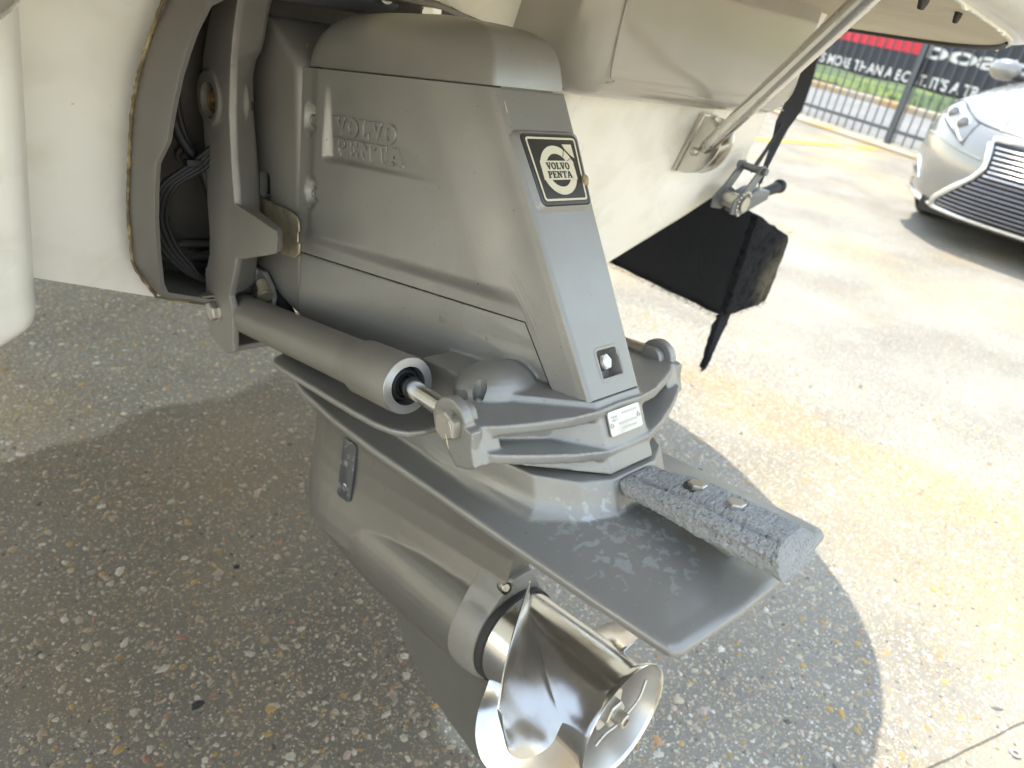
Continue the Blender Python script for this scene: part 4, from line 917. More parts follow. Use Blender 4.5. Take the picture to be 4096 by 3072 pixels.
# ---- propeller ------------------------------------------------------------------------------
prop = empty('propeller'); prop.parent = drive
bm = bmesh.new()
lathe(bm, [(-.0955, .0515), (-.0945, .0548), (-.085, .0552), (-.03, .0555), (.010, .0556), (.030, .0562), (.044, .0580), (.055, .0612), (.0615, .0640), (.0630, .0636), (.0622, .0618), (.050, .0580), (.030, .0540), (-.02, .0520), (-.06, .0510)], (0, 0, AX), (0, -1, 0), 96, cap=False)
hub = bmobj('prop_hub', bm, chrome, prop, 60)
bm = bmesh.new(); lathe(bm, [(.0600, .0608), (.050, .0574), (.030, .0536), (-.02, .0516), (-.035, .0510), (-.035, 0)], (0, 0, AX), (0, -1, 0), 64, cap=False); bmobj('hub_bore', bm, propin, hub, 60)
bm = bmesh.new(); lathe(bm, [(-.035, .030), (.006, .030), (.010, .027), (.010, .0)], (0, 0, AX), (0, -1, 0), 40); bmobj('inner_hub', bm, propin, hub, 40)
for k in range(3):
    a = math.radians(35+120*k); u = Vector((math.cos(a), 0, math.sin(a))); bm = bmesh.new(); nrm = Vector((-math.sin(a), 0, math.cos(a)))
    for yy in ((0.035, 0.004),):
        P0 = Vector((0, 0, AX)); q = [P0+u*.025+nrm*.003, P0+u*.0535+nrm*.003, P0+u*.0535-nrm*.003, P0+u*.025-nrm*.003]
        loft(bm, [[v+Vector((0, .034, 0)) for v in q], [v+Vector((0, 0.002, 0)) for v in q]])
    bmobj('hub_spoke', bm, propin, hub, 40, bevel=0.001)
bm = bmesh.new(); lathe(bm, [(.010, .0255), (.022, .0255), (.024, .024), (.028, 0)], (0, 0, AX), (0, -1, 0), 40); bmobj('thrust_washer', bm, boltsteel, hub, 40)
bm = bmesh.new()
def ncirc(r0, r1, n, a): return [(Vector((0, -a, AX)) + Vector((math.cos(t), 0, math.sin(t)))*(r0 if (i//2) % 2 else r1)) for i, t in enumerate([2*math.pi*i/(2*n) for i in range(2*n)])]
loft(bm, [ncirc(.0235, .0205, 11, .024), ncirc(.0235, .0205, 11, .042)]); bmobj('tab_washer', bm, propin, hub, 30)
nutb = hexbolt('prop_nut', (0, -.040, AX), (0, -1, 0), .0150, .012, boltsteel, hub, dome=False)
bm = bmesh.new(); lathe(bm, [(.050, .0078), (.063, .0078), (.064, .0068), (.064, .0040), (.060, .0038), (.060, 0)], (0, 0, AX), (0, -1, 0), 24); bmobj('shaft_end', bm, boltsteel, hub, 40)
bm = bmesh.new(); tube(bm, smoothpath([(.030, -.060, AX+.034), (.020, -.062, AX+.018), (.008, -.060, AX+.006), (-.008, -.058, AX-.003), (-.022, -.056, AX-.006), (-.034, -.055, AX-.014)], 5), .0017, 8); bmobj('cotter_pin', bm, boltsteel, hub, 60)
# blades: helicoid, outline traced as (angle, radius)
LE = [(.052, 94), (.067, 95.5), (.085, 97), (.105, 101), (.118, 106), (.125, 110), (.137, 121), (.148, 133), (.155, 142), (.159, 149), (.160, 151.5)]
TE = [(.052, 172.5), (.067, 174), (.085, 173.5), (.105, 172.0), (.118, 170.5), (.133, 168), (.145, 164.5), (.151, 161.5), (.157, 156), (.159, 153.5), (.160, 152)]
dn = lambda T: [(v.x/1000, v.y) for v in smoothpath([(r*1000, a, 0) for r, a in T], 6)]
LE, TE = dn(LE), dn(TE)
def itp(T, r):
    for (r0, a0), (r1, a1) in zip(T, T[1:]):
        if r <= r1: return a0+(a1-a0)*(r-r0)/(r1-r0)
    return T[-1][1]
def blade():
    NRr, NSs = 44, 40; bm = bmesh.new(); F, K = [], []
    for i in range(NRr):
        r = .0525+(.160-.0525)*(1-(1-i/(NRr-1))**1.7); a0, a1 = itp(LE, r), itp(TE, r); rf, rk = [], []
        for j in range(NSs):
            s = j/(NSs-1); ph = a0+(a1-a0)*s; y = .035-.001406*(ph-129)
            y += -.005*sm(.80, 1.0, s)*sm(.06, .09, r) - .20*(r-.055)                 # trailing-edge cup, slight rake
            fil = .0070*max(0, 1-(r-.0525)/.012)**2.0
            th = (.0010+.0032*math.sin(math.pi*min(1, max(0, s*0.96+0.02)))**0.8*(1-0.72*(r-.0525)/.108))*1.0 + fil*math.sin(math.pi*s)**0.4
            p = Vector((r*math.cos(math.radians(ph)), y, AX+r*math.sin(math.radians(ph))))
            tang = Vector((-math.sin(math.radians(ph))*r, -.001406*180/math.pi, math.cos(math.radians(ph))*r)).normalized(); rad = Vector((math.cos(math.radians(ph)), 0, math.sin(math.radians(ph))))
            n = tang.cross(rad).normalized()
            rf.append(bm.verts.new(p+n*th*.5)); rk.append(bm.verts.new(p-n*th*.5))
        F.append(rf); K.append(rk)
    for i in range(NRr-1):
        for j in range(NSs-1):
            bm.faces.new((F[i][j], F[i][j+1], F[i+1][j+1], F[i+1][j])); bm.faces.new((K[i][j], K[i+1][j], K[i+1][j+1], K[i][j+1]))
        for j in (0, NSs-1): bm.faces.new((F[i][j], F[i+1][j], K[i+1][j], K[i][j]))
    for i in (0, NRr-1):
        for j in range(NSs-1): bm.faces.new((F[i][j], F[i][j+1], K[i][j+1], K[i][j]))
    return bmobj('blade', bm, chrome, prop, 60)
b0 = blade()
for k in (1, 2):
    c = b0.copy(); C.objects.link(c); c.parent = prop; T = Matrix.Translation((0, 0, AX)); c.matrix_local = T @ Matrix.Rotation(math.radians(-120*k), 4, 'Y') @ T.inverted()

# ---- gimbal fork, port and starboard ---------------------------------------------------------
ARM = [  # z, outer y front, outer y aft, chamfer y, inner face y
 (.326, .446, .393, .398, .420), (.3125, .452, .398, .403, .429), (.282, .472, .412, .416, .443), (.272, .477, .4145, .419, .449), (.262, .483, .418, .4225, .462), (.245, .488, .422, .425, .471), (.207, .495, .429, .430, .473), (.161, .493, .429, .431, .468), (.132, .494, .427, .4285, .466), (.105, .496, .425, .428, .465), (.075, .495, .425, .428, .470), (.050, .499, .432, .436, .475), (.030, .510, .442, .446, .480), (.012, .514, .452, .455, .485)]
for sg in (-1, 1):
    bm = bmesh.new(); rings = []
    for z, yf, ya, yc, yi in ARM[::-1]:
        rings.append([(sg*.150, yf, z), (sg*.150, ya, z), (sg*.143, yc-.003, z), (sg*.108, yi-.006, z), (sg*.098, yi+.008, z), (sg*.098, yf+.004, z), (sg*.140, yf+.006, z)])
    loft(bm, rings)
    # hinge boss
    lathe(bm, [(-.030, .0285), (.0, .0285), (.003, .0265)], (sg*.150, .4725, .2205), (sg, 0, 0), 32)
    # lug reaching aft
    prism(bm, [(.470, .126), (.428, .120), (.402, .117), (.3345, .1085), (.3330, .1020), (.3370, .0850), (.3450, .0830), (.415, .062), (.470, .055)], 0, sg*.150, sg*.122, [(.470, .120), (.440, .114), (.425, .110), (.3780, .1010), (.3760, .0965), (.3780, .0790), (.3840, .0765), (.430, .060), (.470, .056)])
    # clevis: outer cheek, inner cheek, floor
    ck = [(.514, .030), (.470, .030), (.455, .016), (.4465, .0), (.449, -.056), (.468, -.064), (.514, -.055), (.5175, -.02)]
    prism(bm, ck, 0, sg*.150, sg*.142); prism(bm, ck, 0, sg*.100, sg*.092)
    prism(bm, [(.4675, -.0640), (.514, -.0550), (.514, -.0480), (.4675, -.0565)], 0, sg*.149, sg*.093)
    prism(bm, [(.514, .03), (.500, .03), (.504, -.055), (.514, -.055)], 0, sg*.149, sg*.093)
    gm = bmobj('gimbal_fork', bm, paint_dark, drive, 180); fuse(gm, 0.0015, 3)
    bm = bmesh.new(); lathe(bm, [(-.012, .0185), (.02, .0185)], (sg*.153, .4705, .2185), (sg, 0, 0), 28); cut(gm, bm)
    gm.data.polygons.foreach_set('use_smooth', [True]*len(gm.data.polygons)); gm.data.set_sharp_from_angle(angle=math.radians(60))
    bm = bmesh.new(); lathe(bm, [(0, .0183), (.003, .0183), (.003, .015), (.006, .0148), (.0065, .0115), (.004, .011), (.0062, .0095), (.0062, .006), (.002, .0055), (.002, 0)], (sg*.1415, .4705, .2185), (sg, 0, 0), 32); bmobj('hinge_plug', bm, brass, gm, 40)
    hexbolt('clevis_bolt', (sg*.150, .489, -.0165), (sg, 0, 0), .0118, .008, boltsteel, gm, washer=.0135)
    # plated stop bracket behind the lug
    bm = bmesh.new(); P = [Vector(p) for p in ((sg*.092, .500, .113), (sg*.094, .470, .117), (sg*.100, .440, .117), (sg*.108, .405, .110), (sg*.112, .378, .104))]
    prism(bm, [(.500, .117), (.449, .1145), (.407, .1120), (.396, .1090), (.3910, .1030), (.3905, .0935), (.3935, .0925), (.3935, .0815), (.3905, .0805), (.3910, .0690), (.4000, .0620), (.431, .0600), (.47, .085)], 0, sg*.0935, sg*.0960)
    bmobj('stop_bracket', bm, zincpl, drive, 30, bevel=0.0008)
# ---- trim cylinders --------------------------------------------------------------------------
for sg in (-1, 1):
    tc = empty('trim_cylinder'); tc.parent = drive
    a = Vector((sg*.1245, .497, -.0200)); e = Vector((sg*.1350, .135, .0125)); d = (e-a).normalized(); L = (e-a).length
    bm = bmesh.new(); lathe(bm, [(-.006, .012), (-.005, .0195), (0, .0215), (.006, .0225), (L-.082, .0225), (L-.075, .0235), (L-.066, .0262), (L-.003, .0266), (L, .0260)], a, d, 48, cap=False)
    lathe(bm, [(-.020, .013), (.0, .013)], a, d, 24)
    bmobj('cylinder_tube', bm, cyl_paint, tc, 40)
    bm = bmesh.new(); lathe(bm, [(L-.0002, .0258), (L+.0006, .0254), (L+.0006, .0176), (L-.012, .0172), (L-.012, .010)], a, d, 48, cap=False); bmobj('end_ring', bm, bare, tc, 40)
    bm = bmesh.new(); lathe(bm, [(L-.012, .0172), (L-.010, .0150), (L-.004, .0140), (L-.0025, .0118), (L-.006, .0104), (L-.003, .0096), (L-.001, .0092)], a, d, 40, cap=False); bmobj('rod_seal', bm, black, tc, 50)
    f_ = Vector((sg*.1400, .062, .0125))
    bm = bmesh.new(); tube(bm, [e-d*.012, e+d*.004, f_], [.0088, .0084, .0084], 32); bmobj('piston_rod', bm, chrome, tc, 60)
    bm = bmesh.new(); lathe(bm, [(.003, .0087), (.006, .0100), (.008, .0087)], e, d, 30); bmobj('wiper_lip', bm, black, tc, 50)
    bm = bmesh.new(); lathe(bm, [(-.013, .0130), (-.003, .0130)], (sg*.1400, .0640, .0110), (sg, 0, 0), 30); tube(bm, [f_-d*.004, f_-d*.016], .0110, 20)
    eye = bmobj('rod_eye', bm, paint, tc, 180); fuse(eye, 0.0014, 3)
    hexbolt('rod_bolt', (sg*.1478, .0600, .0095), (sg, 0, 0), .0128, .0085, boltsteel, tc)
# ---- transom shield --------------------------------------------------------------------------
RIM = [(-.16, -.007), (-.210, .009), (-.215, .021), (-.2205, .057), (-.225, .098), (-.2265, .130), (-.2265, .160), (-.222, .171), (-.2175, .182), (-.2155, .205), (-.2140, .218), (-.2100, .245), (-.2060, .262), (-.2000, .283), (-.1900, .306), (-.160, .324), (-.06, .338)]
def sring(P, dy, f=1.0, dz=0.0, zc=0.16):
    pts = P+[(-x, z) for x, z in P[::-1]]
    return [(x*f, .55-.38*(zc+(z-zc)*f)-dy, zc+(z-zc)*f+dz) for x, z in pts]
sh = empty('transom_shield'); sh.parent = drive
SB = [(-.133, -.029), (-.187, -.012), (-.196, -.005), (-.220, .035), (-.224, .064), (-.228, .100), (-.2285, .130), (-.2285, .155), (-.228, .180), (-.227, .207), (-.225, .222), (-.221, .243), (-.217, .260), (-.211, .280), (-.200, .307), (-.168, .330), (-.065, .346)]
bm = bmesh.new()
loft(bm, [sring(SB, -.004), sring(SB, .003), sring(RIM, .0585), sring(RIM, .0605, .993), sring(RIM, .0590, .972), sring(RIM, .02, .955), sring(RIM, -.06, .94)], cap=False)
bmobj('shield_wall', bm, shield_paint, sh, 40)
bm = bmesh.new(); r_ = sring(SB, .001, 1.006); P = smoothpath(r_, 6); tube(bm, [p+Vector((0.0012*mnoise.noise((k*.7, 0, 0)), 0.0015*mnoise.noise((k*.9, 4, 0)), 0.0012*mnoise.noise((k*.8, 8, 0)))) for k, p in enumerate(P)], [0.0016+0.0013*abs(mnoise.noise((k*.5, 2, 0))) for k in range(len(P))], 6); bmobj('sealant_bead', bm, sealant, sh, 60)
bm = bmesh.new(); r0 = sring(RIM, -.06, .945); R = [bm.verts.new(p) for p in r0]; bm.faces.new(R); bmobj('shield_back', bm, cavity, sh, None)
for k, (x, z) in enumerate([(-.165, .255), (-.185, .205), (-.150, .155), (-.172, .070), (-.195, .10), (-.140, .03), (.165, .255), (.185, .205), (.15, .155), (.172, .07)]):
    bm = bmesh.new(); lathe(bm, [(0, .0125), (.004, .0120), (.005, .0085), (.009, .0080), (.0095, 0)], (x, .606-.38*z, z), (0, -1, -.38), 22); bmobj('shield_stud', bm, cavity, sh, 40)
for (x0, x1, z, r) in ((-.205, -.10, .028, .007), (-.20, -.10, .045, .005)):
    bm = bmesh.new(); tube(bm, [(x0, .60-.38*z, z), (x1, .60-.38*z, z-.004)], r, 10); bmobj('cast_rib', bm, cavity, sh, 60)
# black sill and flaked rust pieces low in the cavity
flake = mat('flaked_paint', (0.22, 0.19, 0.15), 0.9, 0, (80, 0.6, 0.003))
for (x, y, w_, h_) in ((-.150, .500, .018, .010), (-.190, .510, .010, .007), (-.175, .497, .012, .004)):
    bm = bmesh.new(); pp = [(x+w_*math.cos(t)*random.uniform(.7, 1.1), y+h_*math.sin(t)*random.uniform(.7, 1.1)) for t in [6.283*k/11 for k in range(11)]]; prism(bm, pp, 2, .0002, .0020); bmobj('rust_flake', bm, flake, sh, 30)
# top bridge of the shield over the drive
bm = bmesh.new(); prism(bm, [(.385, .3300), (.42, .318), (.47, .330), (.47, .346), (.385, .346)], 0, -.125, .030); tb = bmobj('shield_top', bm, mat('shield_top_grey', (.13, .135, .15), .5, .2, PAINT_BUMP), sh, 40, bevel=.012, seg=4)
bm = bmesh.new(); lathe(bm, [(0, .0100), (.004, .0098), (.004, .0072), (.009, .0070), (.0105, .0058), (.0105, .0030), (.007, .0028), (.007, 0)], (.004, .3845, .338), (0, -1, .1), 24); bmobj('shield_top_bolt', bm, boltsteel, tb, 40)
# rusty bracket, hose clamp and black hose by the lower bell
bm = bmesh.new(); tube(bm, smoothpath([(-.10, .56, .05), (-.092, .52, .03), (-.088, .48, .012), (-.088, .44, -.008), (-.09, .41, -.028)], 6), .0085, 14); bmobj('exhaust_hose', bm, black, drive, 60)
rust = mat('rusty_steel', (.18, .12, .065), .8, .2, [(90, .6, .002)], (40, (.32, .25, .16), .5, .7))
bm = bmesh.new(); box(bm, -.085, -.03, .42, .52, .002, .035); bmobj('lower_bracket', bm, rust, drive, 30, bevel=.006)
bm = bmesh.new(); tube(bm, [(-.106, .462, .020), (-.108, .452, .013), (-.110, .444, .008)], .0065, 14); lathe(bm, [(0, .009), (.006, .009)], (-.108, .450, .011), (-.2, -1, -.6), 16); bmobj('hose_clamp', bm, zincpl, drive, 40)
# cables looped inside the shield
for k in range(4):
    o_ = .0052*k; bm = bmesh.new()
    pts = [(-.105, .470, .215+o_*.3), (-.135-o_*.2, .478, .182), (-.165+o_*.9, .486, .155-o_*.3), (-.200+o_, .492, .128), (-.208+o_, .505, .095), (-.200+o_*1.1, .513, .062), (-.180+o_, .517, .034), (-.150, .522, .012+o_*.3), (-.11, .53, .0)]
    tube(bm, smoothpath(pts, 7), .0030 if k < 3 else .0024, 8); bmobj('cable', bm, black, sh, 60)
for k in range(2):
    bm = bmesh.new(); tube(bm, smoothpath([(-.135+.008*k, .50, .31), (-.165+.006*k, .505, .265), (-.178+.007*k, .505, .222), (-.172+.006*k, .505, .18), (-.150, .50, .14), (-.140, .50, .09)], 7), .0055-.002*k, 8); bmobj('cable', bm, black, sh, 60)
bm = bmesh.new(); box(bm, -.176, -.160, .478, .490, .150, .157); bmobj('cable_tie', bm, black, sh, 30, bevel=.001)

# ================================================================== fence and banner
fence = empty('steel_fence', Matrix.Translation((FA.x, FA.y, 0)), 'dark steel picket fence along the road, banner tied behind it', 'fence')
def fl(s, d, z): q = FT*s+FN*d; return (q.x, q.y, z)
ang = math.atan2(FT.y, FT.x)
def fbar(name, s0, s1, d0, d1, z0, z1):
    bm = bmesh.new(); vs = []
    A = [fl(s, d, z0) for s, d in ((s0, d0), (s1, d0), (s1, d1), (s0, d1))]; B2 = [(x, y, z1) for x, y, _ in A]; loft(bm, [A, B2]); return bmobj(name, bm, fencemat, fence, None)
S0, S1 = -6.5, 2.75
for z in (0.16, 1.42): fbar('rail', S0, S1, -.012, .012, z, z+.035)
bm = bmesh.new(); box(bm, -.006, .006, -.006, .006, 0.05, 1.50); pk = bmobj('picket', bm, fencemat, fence, None); pk.rotation_euler.z = ang
n = 0; s = S0+.06
while s < S1-.03:
    if abs((s-1.40+5*2.4) % 2.4) > .05:
        c = pk if n == 0 else pk.copy()
        if n: C.objects.link(c); c.parent = fence
        q = FT*s; c.location = (q.x, q.y, 0); c.rotation_euler.z = ang; n += 1
    s += .118
for s in (1.40-2.4*3, 1.40-4.8, 1.40-2.4, 1.40, 2.73): fbar('post', s-.026, s+.026, -.026, .026, 0.0, 1.62)
ban = empty('banner', Matrix.Translation((FA.x, FA.y, 0)), 'black advertising banner with a red stripe and white lettering, hung on the fence', 'banner')
bm = bmesh.new(); NB = 90; cols = []
def bd(s, z): return .034+.010*math.sin(s*5.1+z*2)+.006*math.sin(s*11+z*7)
for i in range(NB+1):
    s = -3.2+5.92*i/NB; cols.append([bm.verts.new(fl(s, bd(s, z)+.006, z)) for z in [.640+.76*k/14+.008*math.sin(s*6) for k in range(15)]])
for a, b in zip(cols, cols[1:]):
    for k in range(14): bm.faces.new((a[k], b[k], b[k+1], a[k+1]))
bo_ = bmobj('banner_sheet', bm, bannermat, ban, 180, recalc=True); sdf = bo_.modifiers.new('s', 'SOLIDIFY'); sdf.thickness = .002; bake(bo_)
def bpaint(name, me, mt, dd=0.0):
    for v in me.vertices:
        s, z = v.co.x, v.co.y; v.co = Vector(fl(s, bd(s, z)-.0015-dd, z))
    return link(name, me, mt, ban, None)
def gridquad(s0, s1, z0, z1, n=40):
    me = bpy.data.meshes.new('q'); vs = []; fs = []
    for i in range(n+1):
        for k in range(5): vs.append((s0+(s1-s0)*i/n, z0+(z1-z0)*k/4, 0))
    for i in range(n):
        for k in range(4): fs.append((i*5+k, i*5+5+k, i*5+6+k, i*5+1+k))
    me.from_pydata(vs, [], fs); return me
bpaint('red_stripe', gridquad(.20, 1.315, .955, 1.115), red)
def txt2(t, s0, s1, z0, h):
    me = bold(t, h, s1-s0, 0)
    for v in me.vertices: v.co.x += s0; v.co.y += z0
    return me
bpaint('banner_lettering', txt2('boats', 1.375, 2.70, .950, .225), white)
bpaint('banner_lettering', txt2("S MORE THAN A BOAT. IT'S A TR", .03, 2.16, .674, .150), white)

# ================================================================== parked car, nose towards the boat
CX, CY = 5.08, 0.77
car = empty('parked_car', Matrix.Translation((CX, CY, 0)), 'pearl white saloon car parked with its nose towards the boat', 'car')
CS = [(.175, .16, 4.70, .78), (.20, .07, 4.80, .86), (.26, .03, 4.85, .893), (.36, .0, 4.88, .905), (.48, .0, 4.9, .912), (.58, .02, 4.9, .91), (.65, .05, 4.9, .905), (.70, .085, 4.9, .90), (.74, .13, 4.89, .895), (.78, .21, 4.88, .885), (.82, .38, 4.86, .872), (.87, .70, 4.83, .855), (.92, 1.06, 4.78, .835), (.965, 1.42, 4.70, .80), (.985, 1.60, 4.55, .72)]
def csl(z):
    for a, b in zip(CS, CS[1:]):
        if z <= b[0]: f = (z-a[0])/(b[0]-a[0]); return [a[i]+(b[i]-a[i])*f for i in range(4)]
    return CS[-1]
def cu_(v, z): z_, u0, u1, w_ = csl(z); return u0+.40*(min(1, abs(v)/w_))**4.2+.05*(abs(v)/w_)**2
bm = bmesh.new(); rings = []
for z, u0, u1, w_ in CS:
    r = []
    vs_ = [math.sin(math.pi/2*t) for t in [k/14-1 for k in range(29)]]
    for v in vs_: r.append((u0+.40*abs(v)**4.2+.05*v*v, v*w_, z))
    for k in range(1, 12): r.append((u0+.45+(u1-u0-.9)*k/12, w_, z))
    for v in vs_[::-1]: r.append((u1-.35*abs(v)**5, v*w_, z))
    for k in range(1, 12): r.append((u1-.35-(u1-u0-.9)*k/12, -w_, z))
    rings.append(r)
loft(bm, rings); body = bmobj('body', bm, carpaint, car, 45)
bm = bmesh.new(); rings = []                     # cabin
for z, a, b, w_ in ((.95, 1.42, 4.45, .80), (1.05, 1.68, 4.22, .755), (1.2, 2.02, 3.95, .69), (1.34, 2.38, 3.62, .62), (1.41, 2.65, 3.4, .55), (1.435, 2.85, 3.2, .40)):
    rings.append([(a+(b-a)*.5-(b-a)*.5*math.copysign(abs(math.cos(t))**.45, math.cos(t)), w_*math.copysign(abs(math.sin(t))**.45, math.sin(t)), z) for t in [2*math.pi*k/56 for k in range(56)]])
loft(bm, rings); bmobj('cabin', bm, glass, car, 50)
bm = bmesh.new(); rings = []
for z, a, b, w_ in ((1.345, 2.42, 3.60, .625), (1.418, 2.66, 3.4, .555), (1.447, 2.86, 3.2, .40)):
    rings.append([(a+(b-a)*.5-(b-a)*.5*math.copysign(abs(math.cos(t))**.45, math.cos(t)), w_*math.copysign(abs(math.sin(t))**.45, math.sin(t)), z) for t in [2*math.pi*k/56 for k in range(56)]])
loft(bm, rings); bmobj('roof', bm, carpaint, car, 50)
def skin(v, z, d): return (cu_(v, z)-d, v, z)
def patch(name, poly, d0, d1, mt, parent=None, n=1, smooth=40):
    vs = [p[0] for p in poly]; v0, v1 = min(vs), max(vs); NC, NR_ = 26, 9; bm = bmesh.new(); cols = []
    for i in range(NC+1):
        v = v0+(v1-v0)*(0.004+0.992*i/NC); zs = []
        for (a, za), (b, zb) in zip(poly, poly[1:]+poly[:1]):
            if (a-v)*(b-v) <= 0 and a != b: zs.append(za+(zb-za)*(v-a)/(b-a))
        if len(zs) < 2: continue
        lo_, hi_ = min(zs), max(zs); cols.append([bm.verts.new(skin(v, lo_+(hi_-lo_)*k/NR_, d1 if 0 < k < NR_ else d1*0.3)) for k in range(NR_+1)])
    for a, b in zip(cols, cols[1:]):
        for k in range(NR_): bm.faces.new((a[k], b[k], b[k+1], a[k+1]))
    return bmobj(name, bm, mt, parent or car, 60)
def dens(poly, k=6):
    out = []
    for a, b in zip(poly, poly[1:]+poly[:1]): out += [(a[0]+(b[0]-a[0])*i/k, a[1]+(b[1]-a[1])*i/k) for i in range(k)]
    return out
def line_(name, pts, r, d, mt, parent=None, n=8):
    bm = bmesh.new(); P = smoothpath([(v, z, 0) for v, z in pts], 8); tube(bm, [skin(p.x, p.y, d) for p in P], r, n); return bmobj(name, bm, mt, parent or car, 60)
# spindle grille
def ghw(z):                                        # half width of the grille at height z
    T = [(.20, .60), (.225, .615), (.26, .60), (.44, .42), (.50, .385), (.53, .385), (.60, .40), (.655, .425), (.66, .42)]
    for a, b in zip(T, T[1:]):
        if z <= b[0]: return a[1]+(b[1]-a[1])*(z-a[0])/(b[0]-a[0])
    return T[-1][1]
gz = [.205+.45*k/40 for k in range(41)]
bm = bmesh.new(); rows = []
for z in gz:
    w_ = ghw(z); rows.append([bm.verts.new(skin(-w_+2*w_*k/20, z, .006)) for k in range(21)])
for a, b in zip(rows, rows[1:]):
    for k in range(20): bm.faces.new((a[k], a[k+1], b[k+1], b[k]))
gr_ = bmobj('grille', bm, cardark, car, 60)
for k in range(16):
    z = .232+.0265*k; w_ = ghw(z)-.022; bm = bmesh.new()
    tube(bm, [skin(-w_+2*w_*i/24, z, .016+.004*math.sin(math.pi*i/24)) for i in range(25)], .0042 if k < 9 else .0062, 8); bmobj('slat', bm, slatmat if k < 9 else carchrome, gr_, 60)
for sg in (-1, 1):
    P = [(sg*(ghw(z)+.012), z) for z in [.205+.44*k/26 for k in range(27)]]
    bm = bmesh.new(); tube(bm, [skin(v, z, .010) for v, z in P], [.016 if .40 < z < .56 else .020 for v, z in P], 10); bmobj('chrome_surround', bm, carchrome, gr_, 60)
line_('chrome_top_bar', [(-.43, .668), (-.2, .680), (0, .685), (.2, .680), (.43, .668)], .020, .004, carchrome, gr_)
line_('chrome_sill', [(-.62, .200), (-.3, .192), (0, .190), (.3, .192), (.62, .200)], .018, .012, carchrome, gr_)
for sg in (-1, 1):
    lp = dens([(sg*.585, .600), (sg*.68, .645), (sg*.80, .690), (sg*.865, .722), (sg*.868, .765), (sg*.835, .795), (sg*.74, .778), (sg*.63, .745), (sg*.565, .722), (sg*.572, .69), (sg*.60, .66)], 5)
    hl = patch('headlamp', lp, -.02, .010, lampglass)
    line_('lamp_rim', [(sg*.565, .722), (sg*.63, .748), (sg*.74, .782), (sg*.835, .800), (sg*.872, .768), (sg*.870, .72)], .004, .006, cardark, hl)
    line_('lamp_gap', [(sg*.580, .594), (sg*.68, .638), (sg*.80, .682), (sg*.872, .716)], .004, .004, cardark, hl)
    for v, z, r in ((sg*.655, .700, .042), (sg*.775, .735, .040)):
        c = Vector(skin(v, z, .010)); bm = bmesh.new(); lathe(bm, [(0, r), (.008, r*.96), (.014, r*.75), (.018, r*.3), (.018, 0)], c, (-1, sg*.35, 0), 24); bmobj('projector', bm, lampdark, hl, 60)
        bm = bmesh.new(); lathe(bm, [(.004, r*1.14), (.008, r*1.12), (.009, r*1.0)], c, (-1, sg*.35, 0), 24, cap=False); bmobj('projector_ring', bm, carchrome, hl, 60)
    line_('running_light', [(sg*.84, .710), (sg*.74, .676), (sg*.705, .664), (sg*.700, .690)], .006, .010, white, hl)
    line_('running_light', [(sg*.700, .686), (sg*.65, .640), (sg*.605, .612)], .006, .010, white, hl)
    fp_ = dens([(sg*.80, .335), (sg*.885, .345), (sg*.888, .42), (sg*.87, .43)], 6)
    fg = patch('fog_lamp', fp_, -.03, .004, cardark)
    bm = bmesh.new(); lathe(bm, [(0, .026), (.010, .024), (.014, .012), (.014, 0)], skin(sg*.862, .378, .004), (-1, sg*.9, 0), 20); bmobj('fog_lens', bm, lampglass, fg, 60)
    line_('fog_trim', [(sg*.89, .435), (sg*.87, .432), (sg*.795, .338), (sg*.80, .330), (sg*.86, .318), (sg*.882, .29), (sg*.892, .24)], .008, .006, carchrome, fg)
    line_('bumper_lip', [(sg*.61, .196), (sg*.74, .198), (sg*.85, .212), (sg*.90, .232)], .016, .010, carchrome)
    line_('bonnet_gap', [(sg*.0, .708), (sg*.30, .712), (sg*.56, .728), (sg*.74, .786), (sg*.84, .802)], .004, .0015, cardark)
    line_('bumper_crease', [(sg*.44, .545), (sg*.60, .565), (sg*.76, .590), (sg*.885, .600)], .006, .001, carpaint)
    line_('bonnet_crease', [(sg*.42, .712), (sg*.43, .76), (sg*.48, .83), (sg*.56, .92)], .007, .002, carpaint)
    mr = empty('wing_mirror'); mr.parent = car
    bm = bmesh.new(); ball(bm, (1.86, sg*.985, 1.005), .1, .75, 1.15, .78, 12); bmobj('mirror_shell', bm, carpaint, mr, 60)
    bm = bmesh.new(); tube(bm, [(1.87, sg*.78, .955), (1.86, sg*.92, .975)], .03, 10); bmobj('mirror_stalk', bm, cardark, mr, 60)
    for u in (.98, 3.80):
        wl = empty('wheel'); wl.parent = car
        bm = bmesh.new(); lathe(bm, [(-.11, .22), (-.11, .30), (-.085, .328), (.085, .328), (.105, .30), (.105, .22)], (u, sg*.80, .328), (0, sg, 0), 40); bmobj('tyre', bm, tyre, wl, 50)
        bm = bmesh.new(); lathe(bm, [(.06, .225), (.108, .222), (.10, .20), (.07, .06), (.08, .0)], (u, sg*.80, .328), (0, sg, 0), 32); bmobj('rim', bm, carchrome, wl, 40)
bm = bmesh.new(); box(bm, .25, 4.5, -.72, .72, .14, .30); bmobj('underbody', bm, cardark, car, None)

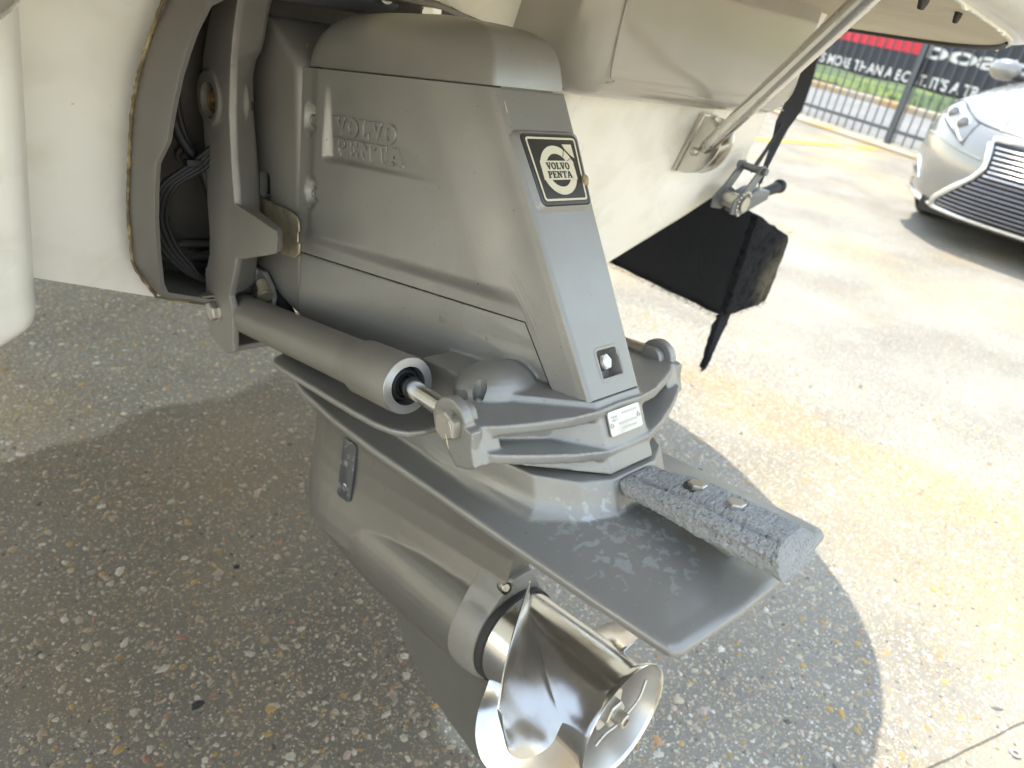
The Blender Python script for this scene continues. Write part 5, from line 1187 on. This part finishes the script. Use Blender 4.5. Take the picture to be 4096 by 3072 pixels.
# ================================================================== tree on the lawn (its crown is above the frame)
tq = FA+FT*1.9+FN*7.6; tree = empty('street_tree', Matrix.Translation((tq.x, tq.y, 0.2)), 'tree with a brown trunk standing on the lawn behind the banner', 'tree')
bm = bmesh.new(); tube(bm, [(0, 0, -.2), (.02, 0, .6), (.0, .05, 1.6), (.05, 0, 2.6)], [.20, .15, .13, .10], 14)
for k in range(7):
    a = k*.9; tube(bm, [(.03, 0, 1.9+.1*k), (.6*math.cos(a), .6*math.sin(a), 2.7+.15*k), (1.2*math.cos(a), 1.2*math.sin(a), 3.2+.2*k)], [.06, .04, .015], 8)
bmobj('trunk', bm, bark, tree, 60)
bm = bmesh.new()
cl = [Vector((random.gauss(0, 1.0), random.gauss(0, 1.0), 3.5+random.gauss(0, .7))) for _ in range(60)]
for i in range(9000):
    p = random.choice(cl)+Vector((random.gauss(0, .28), random.gauss(0, .28), random.gauss(0, .22))); u = Vector((random.gauss(0, 1), random.gauss(0, 1), random.gauss(0, 1))).normalized()*.06; v = u.orthogonal().normalized()*.028
    bm.faces.new([bm.verts.new(p-u), bm.verts.new(p+v), bm.verts.new(p+u), bm.verts.new(p-v)])
bmobj('crown', bm, leafm, tree, None, recalc=False)

# ================================================================== small things lying about
bm = bmesh.new(); lathe(bm, [(0, .0045), (0, .0105), (.0016, .0105), (.0016, .0045), (0, .0045)], (0, 0, 0), (.05, .1, 1), 32, cap=False)
ws = bmobj('washer', bm, boltsteel, None, 40); ws.location = (1.370, -.1735, .0022); tag(ws, 'small steel washer lying on the sunlit concrete', 'washer')
def chip(name, loc, r, mt, label, cat, sx=1.4, group=None):
    bm = bmesh.new(); pp = [(r*sx*math.cos(t)*random.uniform(.6, 1.15), r*math.sin(t)*random.uniform(.6, 1.15)) for t in [6.283*k/10 for k in range(10)]]
    prism(bm, pp, 2, 0, r*.35, [(x*.7, y*.7) for x, y in pp]); o = bmobj(name, bm, mt, None, 60); o.location = loc; return tag(o, label, cat, group)
chip('debris', (0.264, 0.775, .001), .0085, debris, 'black scrap on the wet concrete, lower left of the propeller', 'debris')
chip('debris', (0.445, 1.02, .001), .006, debris, 'small black scrap on the wet concrete beside the gearcase', 'debris')
def strawbit(a, b, label, r=.0006):
    a, b = Vector(a), Vector(b); bm = bmesh.new(); m_ = (a+b)/2+Vector((0, 0, .0004)); tube(bm, [a-m_, Vector((0, 0, 0)), b-m_], [r*.4, r, r*.3], 6); o = bmobj('straw', bm, straw, None, 60)
    o.matrix_world = MD @ Matrix.Translation(m_); return tag(o, label, 'straw')
def onside(y, z, d=.0008): return (-(sideX(y, z)+relief(y, z)+d), y, z)
strawbit((-.0395, .1400+.004, .250), (-.0385, .1330+.004, .2325), 'short straw stuck upright near the rear corner of the upper cover')
strawbit((-.060, .4285, .2835), (-.066, .4225, .2790), 'short straw lying on the sloping top of the bell housing')
strawbit((-.1585, .0545, .0060), (-.1583, .0500, -.0050), 'wisp of straw on the rod bolt at the wing tip', .0005)
